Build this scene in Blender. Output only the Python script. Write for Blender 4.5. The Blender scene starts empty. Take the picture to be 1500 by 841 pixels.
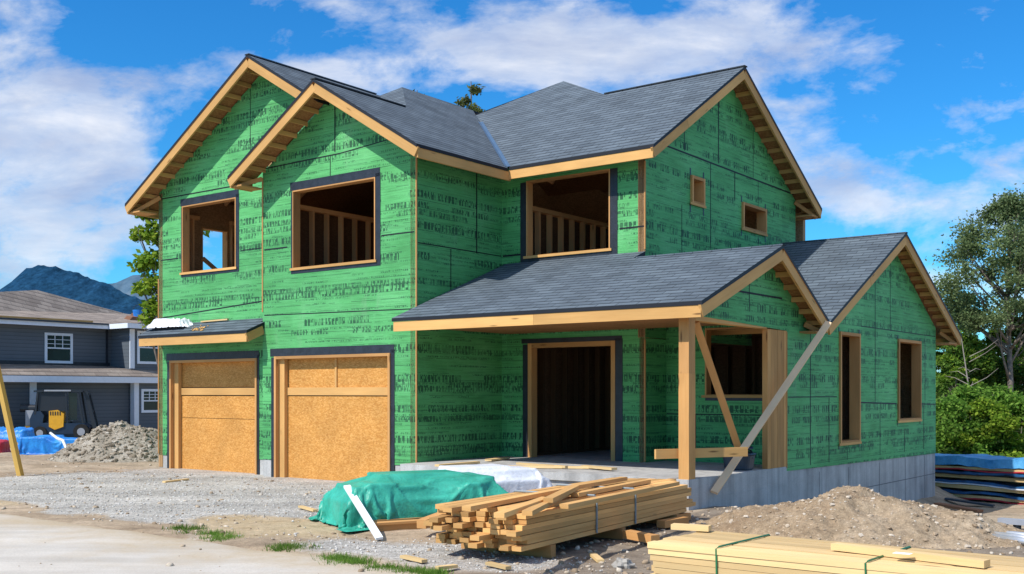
import bpy, math, random
import numpy as np
from mathutils import Vector, noise
from mathutils.geometry import tessellate_polygon
random.seed(7); rng = np.random.default_rng(7)
S = bpy.context.scene; COL = S.collection
R = math.radians

# ------------------------------------------------------------------ frame of the house
F = 1576.0; HOR = 575.0
ua = math.atan2(-1576, 2070)
AX, AY = math.cos(ua), math.sin(ua)
C0 = ((610-750)/F*19.5, 19.5)
def W(u, v, z=0.0): return Vector((C0[0]+AX*u-AY*v, C0[1]+AY*u+AX*v, z))
def UV(x, y):
    dx, dy = x-C0[0], y-C0[1]
    return dx*AX+dy*AY, -dx*AY+dy*AX
def sm(t):
    t = min(1, max(0, t)); return t*t*(3-2*t)
def ground_z(x, y):
    u, v = UV(x, y)
    g = -0.95*sm((v+1)/9)*max(sm((u-4)/2.5), sm((x-9.3)/2))
    g -= 0.35*sm((y-31)/8)*sm((-6-x)/4)
    return g
def fbm(x, y, z=0., o=4): return noise.fractal(Vector((x, y, z)), 1.0, 2.0, o)

# ------------------------------------------------------------------ draped sheets (cloth settled over rough piles, then frozen)
def settle(jobs, frames=54):
    tmp = []; cl = []
    def col_obj(vs, fs):
        me = bpy.data.meshes.new('pile'); me.from_pydata(vs, [], fs); o = bpy.data.objects.new('pile', me); COL.objects.link(o)
        o.modifiers.new('c', 'COLLISION'); o.collision.thickness_outer = .012; o.collision.cloth_friction = 15; tmp.append(o)
    for k, (boxes, sx, sy, nx, ny, z0, shrink, bend) in enumerate(jobs):
        ox = k*12.; vs = []; fs = []
        for (a, b, c, d, e, f) in boxes:
            q = len(vs); vs += [(x+ox, y, z) for z in (e, f) for y in (c, d) for x in (a, b)]
            fs += [tuple(q+i for i in t_) for t_ in ((0, 2, 3, 1), (4, 5, 7, 6), (0, 1, 5, 4), (2, 6, 7, 3), (0, 4, 6, 2), (1, 3, 7, 5))]
        col_obj(vs, fs); col_obj([(ox-4, -4, 0), (ox+4, -4, 0), (ox+4, 4, 0), (ox-4, 4, 0)], [(0, 1, 2, 3)])
        v = [((-sx/2+sx*i/nx)*(1+shrink)+ox, (-sy/2+sy*j/ny)*(1+shrink), z0+.05*noise.noise(Vector((i*.08+k*9, j*.08, 1)))) for j in range(ny+1) for i in range(nx+1)]
        f = [(j*(nx+1)+i, j*(nx+1)+i+1, (j+1)*(nx+1)+i+1, (j+1)*(nx+1)+i) for j in range(ny) for i in range(nx)]
        me = bpy.data.meshes.new('sheet_source'); me.from_pydata(v, [], f); o = bpy.data.objects.new('sheet_source', me); COL.objects.link(o); tmp.append(o)
        m = o.modifiers.new('cloth', 'CLOTH'); q = m.settings; q.quality = 6; q.mass = .25; q.tension_stiffness = 20; q.compression_stiffness = 20; q.shear_stiffness = 8
        q.bending_stiffness = bend; q.shrink_min = shrink; q.shrink_max = shrink; q.air_damping = 1.5
        m.collision_settings.distance_min = .012; m.collision_settings.collision_quality = 3; m.collision_settings.use_self_collision = False
        m.point_cache.frame_start = 1; m.point_cache.frame_end = frames+5; cl.append((o, ox))
    for fr in range(1, frames+1): S.frame_set(fr)
    dg = bpy.context.evaluated_depsgraph_get(); out = []
    for o, ox in cl:
        me = bpy.data.meshes.new_from_object(o.evaluated_get(dg))
        for v_ in me.vertices: v_.co.x -= ox
        me.polygons.foreach_set('use_smooth', [True]*len(me.polygons)); out.append(me)
    for o in tmp: bpy.data.objects.remove(o)
    S.frame_set(1); return out
SHEETS = settle([
    ([(-1.0, .98, -.5, .5, 0, .30), (-.9, -.1, -.42, .3, .29, .44), (.1, .85, -.30, .45, .29, .50), (-.5, .5, -.1, .35, .29, .55), (-.75, -.45, -.45, -.1, .29, .48), (.45, .6, -.48, -.2, .29, .45)], 2.95, 2.15, 106, 78, .66, -.16, .12),
    ([(-.85, .8, -.4, .4, 0, .40), (-.5, .3, -.2, .3, .39, .58), (.2, .65, -.3, .2, .39, .54), (-.7, -.3, -.3, .1, .39, .52)], 2.4, 1.75, 80, 60, .68, -.14, .2),
    ([(-.8, -.2, -.3, .3, 0, .42), (-.1, .4, -.25, .3, 0, .30), (.3, .85, -.35, .25, 0, .38), (-.4, .1, -.1, .3, .28, .46)], 2.5, 1.6, 80, 52, .6, -.2, .08)])
def sheet(name, me, mat, loc, rz):
    me.materials.clear(); me.materials.append(mat); me.name = name
    o = bpy.data.objects.new(name, me); COL.objects.link(o); o.location = loc; o.rotation_euler = (0, 0, rz); return o

# ------------------------------------------------------------------ node helpers
class NT:
    def __init__(s, name):
        s.mat = bpy.data.materials.new(name); s.mat.use_nodes = True
        s.t = s.mat.node_tree; s.t.nodes.clear()
        s.out = s.t.nodes.new('ShaderNodeOutputMaterial')
    def n(s, typ, **k):
        nd = s.t.nodes.new('ShaderNode'+typ)
        for a, b in k.items(): setattr(nd, a, b)
        return nd
    def put(s, nd, i, v):
        if v is None: return
        if isinstance(v, bpy.types.NodeSocket): s.t.links.new(v, nd.inputs[i])
        else:
            if isinstance(v, (tuple, list)) and len(v) == 3 and nd.inputs[i].type == 'RGBA': v = (*v, 1)
            nd.inputs[i].default_value = v
    def m(s, op, a, b=None, c=None):
        nd = s.n('Math', operation=op)
        s.put(nd, 0, a); s.put(nd, 1, b); s.put(nd, 2, c); return nd.outputs[0]
    def comb(s, x=0., y=0., z=0.):
        nd = s.n('CombineXYZ'); s.put(nd, 0, x); s.put(nd, 1, y); s.put(nd, 2, z); return nd.outputs[0]
    def sep(s, v):
        nd = s.n('SeparateXYZ'); s.put(nd, 0, v); return nd.outputs
    def white(s, v):
        nd = s.n('TexWhiteNoise', noise_dimensions='3D'); s.put(nd, 0, v); return nd.outputs[0]
    def noise(s, v, scale=5., detail=4., rough=.5, dist=0.):
        nd = s.n('TexNoise'); s.put(nd, 'Vector', v); s.put(nd, 'Scale', scale); s.put(nd, 'Detail', detail)
        s.put(nd, 'Roughness', rough); s.put(nd, 'Distortion', dist); return nd.outputs[0]
    def ramp(s, f, pts):
        nd = s.n('ValToRGB'); s.put(nd, 0, f); e = nd.color_ramp.elements
        while len(e) < len(pts): e.new(0.5)
        for el, (p, c) in zip(e, pts):
            el.position = p; el.color = (*c, 1) if isinstance(c, (tuple, list)) else (c, c, c, 1)
        return nd.outputs[0]
    def mix(s, f, a, b, bt='MIX'):
        nd = s.n('MixRGB', blend_type=bt); s.put(nd, 0, f); s.put(nd, 1, a); s.put(nd, 2, b); return nd.outputs[0]
    def uv(s): return s.n('UVMap').outputs[0]
    def obj(s): return s.n('TexCoord').outputs['Object']
    def pos(s): return s.n('NewGeometry').outputs['Position']
    def isl(s): return s.m('FRACT', s.m('ADD', s.n('NewGeometry').outputs['Random Per Island'], s.m('MULTIPLY', s.n('ObjectInfo').outputs['Random'], 7.31)))
    def orand(s): return s.n('ObjectInfo').outputs['Random']
    def map(s, v, sc=(1, 1, 1), loc=(0, 0, 0)):
        nd = s.n('Mapping'); s.put(nd, 0, v); s.put(nd, 'Scale', sc); s.put(nd, 'Location', loc); return nd.outputs[0]
    def bump(s, h, st=.3, d=.02):
        nd = s.n('Bump'); s.put(nd, 'Height', h); s.put(nd, 'Strength', st); s.put(nd, 'Distance', d); return nd.outputs[0]
    def bsdf(s, col, rough=.8, spec=.3, nrm=None, metal=0.):
        nd = s.n('BsdfPrincipled'); s.put(nd, 'Base Color', col); s.put(nd, 'Roughness', rough)
        s.put(nd, 'Specular IOR Level', spec); s.put(nd, 'Metallic', metal); s.put(nd, 'Normal', nrm)
        s.t.links.new(nd.outputs[0], s.out.inputs[0]); return s.mat

def plain(name, col, rough=.6, spec=.3, var=.12, sc=6., metal=0., bump=.0):
    t = NT(name); p = t.obj()
    n = t.noise(p, sc, 5., .6)
    c = t.mix(1, col, t.ramp(n, [(.3, 1-var), (.7, 1+var*.6)]), 'MULTIPLY')
    nr = t.bump(t.noise(p, sc*5, 4.), bump, .01) if bump else None
    return t.bsdf(c, rough, spec, nr, metal)

def wood(name, c1, c2, grain=.5, var=.35):
    t = NT(name); u = t.uv()
    r = t.isl(); off = t.comb(t.m('MULTIPLY', r, 37.), t.m('MULTIPLY', r, 91.), 0.)
    va = t.n('VectorMath', operation='ADD'); t.put(va, 0, u); t.put(va, 1, off)
    g = t.noise(t.map(va.outputs[0], (1.6, 34, 1)), 1., 6., .65, .5)
    b = t.noise(t.map(va.outputs[0], (.8, 2.5, 1)), 1., 3., .5)
    c = t.mix(g, c1, c2)
    c = t.mix(grain, c, t.ramp(b, [(.3, .72), (.7, 1.1)]), 'MULTIPLY')
    k = t.n('TexVoronoi', feature='F1'); t.put(k, 'Vector', t.map(va.outputs[0], (1.1, 7, 1))); t.put(k, 'Scale', 1.)
    c = t.mix(t.ramp(k.outputs['Distance'], [(.05, .8), (.13, 0.)]), c, (.10, .045, .018))
    c = t.mix(1., c, t.ramp(r, [(0., 1-var), (1., 1+var*.35)]), 'MULTIPLY')
    return t.bsdf(c, .75, .2, t.bump(g, .25, .004))

def sheathing(name, ox=0., side=False):
    t = NT(name); uvn = t.sep(t.uv()); s = t.m('ADD', uvn[0], ox); z = uvn[1]
    wob = t.m('MULTIPLY', t.m('SUBTRACT', t.noise(t.comb(t.m('MULTIPLY', s, .6), t.m('MULTIPLY', z, .3), ox), 1., 2.), .5), .012)
    zz = t.m('ADD', z, wob)
    base = t.noise(t.comb(s, t.m('MULTIPLY', z, 2.2), ox), .9, 5., .6)
    streak = t.noise(t.comb(t.m('MULTIPLY', s, 1.3), t.m('MULTIPLY', z, 42.), ox), 1., 5., .7)
    col = t.ramp(base, [(.28, (.080, .345, .108)), (.5, (.110, .435, .146)), (.72, (.148, .50, .19))])
    col = t.mix(1, col, t.ramp(streak, [(.3, .56), (.5, .97), (.72, 1.12)]), 'MULTIPLY')
    fine = t.noise(t.comb(t.m('MULTIPLY', s, 30.), t.m('MULTIPLY', z, 60.), ox), 1., 3., .6)
    col = t.mix(1, col, t.ramp(fine, [(.3, .86), (.7, 1.08)]), 'MULTIPLY')
    pb_ = t.n('TexBrick', offset=.37); t.put(pb_, 'Vector', t.comb(s, z, 0.)); t.put(pb_, 'Scale', 1.); t.put(pb_, 'Brick Width', 2.44); t.put(pb_, 'Row Height', 1.22); t.put(pb_, 'Mortar Size', .0)
    t.put(pb_, 'Color1', (.82, .84, .84)); t.put(pb_, 'Color2', (1.08, 1.06, 1.06)); col = t.mix(1, col, pb_.outputs[0], 'MULTIPLY')
    sc2 = t.noise(t.comb(t.m('MULTIPLY', s, 2.), t.m('MULTIPLY', z, .5), ox+3.), 1., 6., .7); col = t.mix(t.ramp(sc2, [(.58, 0.), (.75, .22)]), col, (.35, .45, .34))
    def rows(pitch, hgt, thr, cw, ch, word, wthr, fill, seed):
        row = t.m('FLOOR', t.m('DIVIDE', zz, pitch)); fr = t.m('FRACT', t.m('DIVIDE', zz, pitch))
        act = t.m('GREATER_THAN', t.white(t.comb(row, .5, seed+ox)), thr)
        inb = t.m('MULTIPLY', t.m('GREATER_THAN', fr, .5-hgt/2), t.m('LESS_THAN', fr, .5+hgt/2))
        wd = t.m('FLOOR', t.m('ADD', t.m('DIVIDE', s, word), t.m('MULTIPLY', row, .37)))
        wa = t.m('GREATER_THAN', t.white(t.comb(wd, row, seed+3.1)), wthr)
        fw = t.m('FRACT', t.m('ADD', t.m('DIVIDE', s, word), t.m('MULTIPLY', row, .37)))
        wa = t.m('MULTIPLY', wa, t.m('LESS_THAN', fw, .72 if side else .9))
        cs = t.m('FLOOR', t.m('DIVIDE', s, cw)); cz = t.m('FLOOR', t.m('DIVIDE', zz, ch))
        bit = t.m('GREATER_THAN', t.white(t.comb(cs, cz, seed+7.7)), 1-fill)
        gap = t.m('GREATER_THAN', t.m('FRACT', t.m('DIVIDE', s, cw*3.6)), .24)
        q = t.m('MULTIPLY', t.m('MULTIPLY', act, inb), t.m('MULTIPLY', wa, t.m('MULTIPLY', bit, gap)))
        return q
    big = rows(.56, .24, .10 if not side else .05, .027, .054, .62 if not side else .46, .12, .74, 1.3)
    z0_ = zz; zz = t.m('ADD', zz, .19)
    big2 = rows(.56, .19, .36, .023, .045, .58 if not side else .46, .22, .70, 5.3)
    zz = t.m('ADD', z0_, .36)
    big3 = rows(.63, .17, .35, .026, .05, .52, .30, .70, 6.1)
    big = t.m('MAXIMUM', big, t.m('MULTIPLY', big3, .9)); zz = z0_
    small = rows(.083, .42, .36, .014, .018, .38, .45, .60, 9.2)
    lf = t.m('FRACT', t.m('DIVIDE', zz, .137))
    la = t.m('GREATER_THAN', t.white(t.comb(t.m('FLOOR', t.m('DIVIDE', zz, .137)), t.m('FLOOR', t.m('DIVIDE', s, 1.7)), 2.2+ox)), .30)
    line = t.m('MULTIPLY', t.m('MULTIPLY', la, t.m('LESS_THAN', lf, .075)), t.m('GREATER_THAN', t.noise(t.comb(t.m('MULTIPLY', s, 3.), zz, ox), 1., 2.), .45))
    fade = t.ramp(t.noise(t.comb(t.m('MULTIPLY', s, 2.), t.m('MULTIPLY', z, 5.), 4.+ox), 1., 3., .6), [(.30, .35), (.52, 1.)])
    inkv = t.m('MAXIMUM', t.m('MULTIPLY', big, .84), t.m('MAXIMUM', t.m('MULTIPLY', big2, .8), t.m('MAXIMUM', t.m('MULTIPLY', small, .72), t.m('MULTIPLY', line, .72))))
    inkv = t.m('MULTIPLY', inkv, fade)
    col = t.mix(inkv, col, (.012, .05, .03))
    return t.bsdf(col, .62, .25, t.bump(streak, .10, .004))

def shingle(name, c1, c2, rowh=.14, w=.33, lines=.35):
    t = NT(name); u = t.uv()
    b = t.n('TexBrick', offset=.5, squash=1.); t.put(b, 'Vector', u); t.put(b, 'Scale', 1.)
    t.put(b, 'Brick Width', w); t.put(b, 'Row Height', rowh); t.put(b, 'Mortar Size', .008); t.put(b, 'Mortar Smooth', .2)
    t.put(b, 'Color1', c1); t.put(b, 'Color2', c2); t.put(b, 'Mortar', tuple(x*.45 for x in c1)); t.put(b, 'Bias', 0.)
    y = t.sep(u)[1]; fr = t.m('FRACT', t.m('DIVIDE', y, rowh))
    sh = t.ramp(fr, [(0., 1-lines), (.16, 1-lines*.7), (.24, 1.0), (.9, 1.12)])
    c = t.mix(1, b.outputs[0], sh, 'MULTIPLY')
    n = t.noise(u, 1.3, 6., .65); c = t.mix(1, c, t.ramp(n, [(.3, .78), (.7, 1.2)]), 'MULTIPLY')
    g = t.noise(u, 90., 3., .7); c = t.mix(1, c, t.ramp(g, [(.3, .75), (.7, 1.3)]), 'MULTIPLY')
    return t.bsdf(c, .85, .25, t.bump(t.m('ADD', t.m('MULTIPLY', fr, -.6), t.m('MULTIPLY', g, .4)), .5, .012))

def osb(name, c1, c2, c3):
    t = NT(name); p = t.uv()
    v1 = t.n('TexVoronoi'); t.put(v1, 'Vector', t.map(p, (1, 1.9, 1))); t.put(v1, 'Scale', 27.); t.put(v1, 'Randomness', 1.)
    w = t.sep(v1.outputs['Color'])[0]
    n = t.noise(p, 1.6, 4.); c = t.ramp(w, [(0., c1), (.5, c2), (1., c3)])
    c = t.mix(1, c, t.ramp(n, [(.3, .86), (.7, 1.08)]), 'MULTIPLY')
    f = t.noise(p, 60., 3.); c = t.mix(1, c, t.ramp(f, [(.3, .85), (.7, 1.1)]), 'MULTIPLY')
    return t.bsdf(c, .7, .2, t.bump(w, .2, .003))

def concrete(name, c, stain=.35):
    t = NT(name); p = t.obj()
    n = t.noise(p, 1.4, 7., .65); f = t.noise(p, 45., 4., .6)
    vs = t.noise(t.map(p, (5, 5, .35)), 1., 4., .6)
    col = t.mix(1, c, t.ramp(n, [(.3, 1-stain), (.7, 1.12)]), 'MULTIPLY')
    col = t.mix(1, col, t.ramp(vs, [(.35, .74), (.6, 1.03)]), 'MULTIPLY')
    col = t.mix(1, col, t.ramp(f, [(.3, .86), (.7, 1.08)]), 'MULTIPLY')
    return t.bsdf(col, .88, .2, t.bump(f, .25, .006))

def leaf(name, c1, c2, c3, trans=.35):
    t = NT(name); r = t.isl()
    c = t.ramp(r, [(0., c1), (.5, c2), (1., c3)])
    big = t.noise(t.obj(), .9, 3.); c = t.mix(1, c, t.ramp(big, [(.32, .68), (.66, 1.2)]), 'MULTIPLY')
    d = t.n('BsdfDiffuse'); t.put(d, 0, c)
    tr = t.n('BsdfTranslucent'); t.put(tr, 0, c)
    mx = t.n('MixShader'); t.put(mx, 0, trans); t.t.links.new(d.outputs[0], mx.inputs[1]); t.t.links.new(tr.outputs[0], mx.inputs[2])
    t.t.links.new(mx.outputs[0], t.out.inputs[0]); return t.mat

def stones(name, cols, sc=1.):
    t = NT(name); r = t.isl()
    n = len(cols); c = t.ramp(r, [(i/(n-1), k) for i, k in enumerate(cols)])
    g = t.noise(t.obj(), 30.*sc, 4.); c = t.mix(1, c, t.ramp(g, [(.3, .75), (.7, 1.15)]), 'MULTIPLY')
    return t.bsdf(c, .9, .15)

def earth(name, c1, c2, c3, grit=.5):
    t = NT(name); p = t.obj()
    n = t.noise(p, 1.1, 8., .68); f = t.noise(p, 14., 6., .7); h = t.noise(p, 70., 4., .7)
    c = t.ramp(n, [(.28, c1), (.5, c2), (.72, c3)])
    c = t.mix(1, c, t.ramp(f, [(.28, 1-grit), (.55, 1.), (.75, 1.25)]), 'MULTIPLY')
    c = t.mix(1, c, t.ramp(h, [(.3, .7), (.7, 1.25)]), 'MULTIPLY')
    v = t.n('TexVoronoi'); t.put(v, 'Vector', p); t.put(v, 'Scale', 22.)
    peb = t.ramp(v.outputs['Distance'], [(.12, 1.), (.24, 0.)])
    sel = t.m('GREATER_THAN', t.sep(v.outputs['Color'])[0], .72)
    c = t.mix(t.m('MULTIPLY', t.m('MULTIPLY', peb, sel), .6), c, tuple(min(1, x*1.5+.05) for x in c3))
    return t.bsdf(c, .95, .1, t.bump(t.m('ADD', f, t.m('MULTIPLY', h, .5)), .7, .04))

def cloth(name, col, dark, rough=.38, sc=3.):
    t = NT(name); p = t.obj()
    n = t.noise(p, sc, 5., .6, .4); w = t.noise(p, sc*7, 4., .6, 1.2)
    c = t.mix(t.ramp(n, [(.35, 0.), (.65, 1.)]), dark, col)
    c = t.mix(1, c, t.ramp(w, [(.3, .86), (.7, 1.1)]), 'MULTIPLY')
    return t.bsdf(c, rough, .45, t.bump(w, .35, .03))

def siding(name, c):
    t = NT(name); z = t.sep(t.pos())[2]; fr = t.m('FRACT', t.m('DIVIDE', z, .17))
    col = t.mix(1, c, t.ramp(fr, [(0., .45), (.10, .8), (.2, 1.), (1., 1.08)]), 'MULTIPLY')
    n = t.noise(t.obj(), .7, 4.); col = t.mix(1, col, t.ramp(n, [(.3, .9), (.7, 1.08)]), 'MULTIPLY')
    return t.bsdf(col, .6, .3, t.bump(fr, .5, .03))

M = {}
M['sheath_f'] = sheathing('green_sheathing_front', 0.)
M['sheath_s'] = sheathing('green_sheathing_side', 17.3, True)
M['inner'] = osb('inside_of_sheathing', (.34, .2, .09), (.42, .25, .12), (.5, .31, .16))
M['lumber'] = wood('fascia_lumber', (.60, .31, .10), (.76, .45, .17), .7, .25)
M['frame'] = wood('framing_lumber', (.52, .25, .085), (.66, .36, .14), .7, .25)
M['stud'] = wood('stud_lumber', (.80, .44, .19), (.90, .55, .27), .6, .3)
M['stud_dark'] = wood('shaded_stud_lumber', (.10, .055, .028), (.14, .08, .04), .5, .4)  # stud lumber with the ground floor's shade put into its colour
M['back'] = osb('dark_backing', (.10, .055, .03), (.125, .07, .038), (.15, .085, .05))  # board colour darkened to stand in for interior shade behind the studs
M['post'] = wood('post_lumber', (.54, .25, .075), (.72, .40, .15), .9, .22)
M['pine'] = wood('stacked_pine', (.62, .315, .095), (.84, .51, .21), .7, .5)
M['pale'] = wood('pale_spruce', (.72, .47, .20), (.88, .65, .34), .5, .32)
M['grey_wood'] = wood('weathered_plank', (.92, .60, .34), (.96, .70, .44), .5, .05)
M['yellow_wood'] = wood('yellow_timber', (.62, .36, .08), (.75, .48, .13), .5, .2)
M['rust'] = wood('rusty_plank', (.30, .12, .06), (.40, .19, .10), .6, .2)
M['ply'] = osb('roof_deck', (.27, .12, .045), (.33, .155, .06), (.40, .20, .08))
M['osb'] = osb('door_panel_board', (.50, .215, .048), (.60, .285, .07), (.70, .36, .11))
M['black'] = plain('black_flashing', (.020, .024, .034), .45, .45, .45, 7., bump=.6)
M['drip'] = plain('black_drip_edge', (.012, .014, .02), .6, .3)
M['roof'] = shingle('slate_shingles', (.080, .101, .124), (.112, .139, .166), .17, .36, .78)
M['blueflash'] = plain('blue_valley_membrane', (.05, .11, .20), .5, .4, .2)
M['conc'] = concrete('foundation_concrete', (.50, .49, .475), .25)
M['slab'] = concrete('slab_concrete', (.50, .49, .47), .22)
M['tarp_g'] = cloth('green_tarpaulin', (.05, .43, .31), (.025, .30, .21), .38, 2.6)
M['tarp_d'] = cloth('dark_green_lining', (.02, .16, .07), (.012, .10, .05), .5)
M['tarp_w'] = cloth('white_sheeting', (.82, .83, .86), (.68, .70, .76), .4, 3.)
M['tarp_b'] = cloth('blue_tarpaulin', (.03, .30, .78), (.015, .16, .55), .35, 3.)
M['blue_wrap'] = cloth('blue_lumber_wrap', (.14, .46, .82), (.04, .25, .58), .35, 2.2)  # lighter blue stands in for highlights on the top wrap
M['blue_dark'] = cloth('dark_blue_wrap', (.03, .15, .36), (.012, .05, .14), .4, 1.2)
M['red'] = plain('red_sheet', (.45, .03, .05), .5)
M['white'] = plain('white_paint', (.82, .84, .86), .5, .4, .05)
M['strap_grey'] = plain('grey_strap', (.22, .27, .30), .4, .5)
M['strap_green'] = plain('green_strap', (.02, .16, .06), .45, .5)
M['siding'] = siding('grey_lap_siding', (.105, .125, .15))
M['trim'] = plain('white_trim', (.72, .77, .85), .5, .3, .06)
M['nroof'] = shingle('brown_grey_shingles', (.21, .172, .145), (.30, .25, .21), .3, .6, .4)
M['glass'] = plain('dark_glass', (.012, .02, .02), .16, .5, .5, .8)
M['yellow'] = plain('yellow_machine_paint', (.75, .38, .02), .4, .5)
M['navy'] = plain('navy_machine_paint', (.012, .03, .065), .4, .5)
M['mblack'] = plain('machine_black', (.015, .02, .028), .45, .5)
M['mgrey'] = plain('machine_grey', (.32, .34, .38), .45, .5)
M['tyre'] = plain('tyre_rubber', (.02, .02, .02), .85)
M['alu'] = plain('galvanised_metal', (.62, .64, .66), .35, .5, .15, metal=.6)
M['bin'] = plain('dark_plastic', (.025, .04, .06), .45, .5, .3)
M['hose'] = plain('white_hose', (.75, .75, .70), .5)
M['soil'] = earth('brown_soil', (.27, .185, .115), (.385, .285, .185), (.49, .385, .27), .45)
M['rub'] = earth('rubble_soil', (.26, .22, .17), (.38, .33, .265), (.50, .46, .40), .45)
M['stone'] = stones('pebble_stone', [(.36, .335, .30), (.50, .475, .44), (.60, .575, .53), (.72, .69, .64)])
M['stone_b'] = stones('brown_pebble', [(.25, .18, .115), (.38, .29, .20), (.48, .39, .29), (.60, .53, .44)])
M['stone_r'] = stones('rubble_stone', [(.17, .135, .095), (.27, .22, .165), (.34, .285, .22), (.48, .44, .38)])
M['bark'] = plain('bark', (.22, .18, .15), .9, .1, .4, 8., bump=.6)
M['leaf_mid'] = leaf('mid_green_leaves', (.065, .14, .025), (.12, .23, .04), (.22, .34, .07), .48)
M['leaf_dark'] = leaf('dark_green_leaves', (.04, .10, .03), (.075, .16, .045), (.12, .23, .065), .45)
M['leaf_tall'] = leaf('tall_tree_leaves', (.12, .18, .075), (.19, .26, .11), (.29, .36, .17), .5)
M['leaf_yel'] = leaf('yellow_green_leaves', (.11, .21, .02), (.21, .34, .04), (.36, .45, .06), .48)
M['leaf_bright'] = leaf('bright_shrub_leaves', (.09, .20, .03), (.16, .31, .05), (.27, .42, .08), .5)  # the low shrubs' own brighter green
M['needle'] = leaf('conifer_needles', (.06, .09, .03), (.12, .14, .05), (.20, .21, .08), .3)
M['grass'] = leaf('grass_blades', (.07, .16, .02), (.13, .25, .04), (.22, .32, .07), .4)

# ------------------------------------------------------------------ mesh builder
class MB:
    def __init__(s): s.v = []; s.f = []; s.m = []; s.uv = []
    def face(s, pts, mi=0, uv=None):
        b = len(s.v); s.v += [tuple(p) for p in pts]; s.f.append(list(range(b, b+len(pts)))); s.m.append(mi)
        s.uv.append(uv or [(0, 0)]*len(pts))
    def hexa(s, c, mi=0, L=None, Wd=None, Hh=None):
        # c: 8 corners, 0-3 near end loop, 4-7 far end loop (lengthwise)
        b = len(s.v); s.v += [tuple(p) for p in c]
        c = [Vector(p) for p in c]
        L = (c[4]-c[0]).length; a = (c[1]-c[0]).length; h = (c[3]-c[0]).length
        r0 = random.random()*3
        def add(ix, uv): s.f.append([b+i for i in ix]); s.m.append(mi); s.uv.append(uv)
        add((0, 3, 2, 1), [(0, 0), (0, h), (.03, h), (.03, 0)])
        add((4, 5, 6, 7), [(0, 0), (0, a), (.03, a), (.03, 0)])
        add((0, 1, 5, 4), [(0, r0), (0, r0+a), (L, r0+a), (L, r0)])
        add((1, 2, 6, 5), [(0, r0+1), (0, r0+1+h), (L, r0+1+h), (L, r0+1)])
        add((2, 3, 7, 6), [(0, r0+2), (0, r0+2+a), (L, r0+2+a), (L, r0+2)])
        add((3, 0, 4, 7), [(0, r0+3), (0, r0+3+h), (L, r0+3+h), (L, r0+3)])
    def box(s, x0, x1, y0, y1, z0, z1, mi=0):
        d = (x1-x0, y1-y0, z1-z0); k = d.index(max(d))
        if k == 0: c = [(x0, y0, z0), (x0, y1, z0), (x0, y1, z1), (x0, y0, z1), (x1, y0, z0), (x1, y1, z0), (x1, y1, z1), (x1, y0, z1)]
        elif k == 1: c = [(x1, y0, z0), (x0, y0, z0), (x0, y0, z1), (x1, y0, z1), (x1, y1, z0), (x0, y1, z0), (x0, y1, z1), (x1, y1, z1)]
        else: c = [(x0, y0, z0), (x1, y0, z0), (x1, y1, z0), (x0, y1, z0), (x0, y0, z1), (x1, y0, z1), (x1, y1, z1), (x0, y1, z1)]
        s.hexa(c, mi); return s
    def beam(s, p, q, w, h, mi=0, up=(0, 0, 1), taper=1.):
        p = Vector(p); q = Vector(q); d = (q-p).normalized(); up = Vector(up)
        sd = d.cross(up)
        if sd.length < 1e-4: sd = d.cross(Vector((1, 0, 0)))
        sd.normalize(); u2 = sd.cross(d).normalized()
        def ring(o, k): return [o-sd*w/2*k-u2*h/2*k, o+sd*w/2*k-u2*h/2*k, o+sd*w/2*k+u2*h/2*k, o-sd*w/2*k+u2*h/2*k]
        s.hexa(ring(p, 1)+ring(q, taper), mi); return s
    def tube(s, path, r, n=8, mi=0, r2=None):
        path = [Vector(p) for p in path]; b = len(s.v); N = len(path)
        for i, p in enumerate(path):
            d = (path[min(i+1, N-1)]-path[max(i-1, 0)]).normalized()
            a = d.cross(Vector((.12, .31, .94)));
            if a.length < 1e-3: a = d.cross(Vector((1, 0, 0)))
            a.normalize(); c = d.cross(a); rr = r if r2 is None else r+(r2-r)*i/(N-1)
            for k in range(n):
                t = 2*math.pi*k/n; s.v.append(tuple(p+a*math.cos(t)*rr+c*math.sin(t)*rr))
        for i in range(N-1):
            for k in range(n):
                k2 = (k+1) % n; s.f.append([b+i*n+k, b+i*n+k2, b+(i+1)*n+k2, b+(i+1)*n+k]); s.m.append(mi)
                s.uv.append([(i, k/n), (i, (k+1)/n), (i+1, (k+1)/n), (i+1, k/n)])
        for e in (0, N-1):
            ix = [b+e*n+k for k in range(n)]
            s.f.append(ix if e else ix[::-1]); s.m.append(mi); s.uv.append([(0, 0)]*n)
        return s
    def prism(s, poly, a, b, axis='y', mi=0):
        # poly in the plane perpendicular to axis; extruded a..b
        def P(p, t): return {'y': (p[0], t, p[1]), 'x': (t, p[0], p[1]), 'z': (p[0], p[1], t)}[axis]
        n = len(poly)
        s.face([P(p, a) for p in poly], mi, [(p[0], p[1]) for p in poly]); s.face([P(p, b) for p in poly][::-1], mi, [(p[0], p[1]) for p in poly][::-1])
        for i in range(n):
            j = (i+1) % n; s.face([P(poly[j], a), P(poly[i], a), P(poly[i], b), P(poly[j], b)], mi, [(0, 0), (.1, 0), (.1, b-a), (0, b-a)])
        return s
    def grid(s, rows, mi=0, close=False, uvs=1.):
        b = len(s.v); R_ = len(rows); C_ = len(rows[0])
        for r in rows: s.v += [tuple(p) for p in r]
        for i in range(R_-1):
            for j in range(C_ if close else C_-1):
                k = (j+1) % C_
                s.f.append([b+i*C_+j, b+i*C_+k, b+(i+1)*C_+k, b+(i+1)*C_+j]); s.m.append(mi)
                s.uv.append([(j*uvs, i*uvs), ((j+1)*uvs, i*uvs), ((j+1)*uvs, (i+1)*uvs), (j*uvs, (i+1)*uvs)])
        return s
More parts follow.
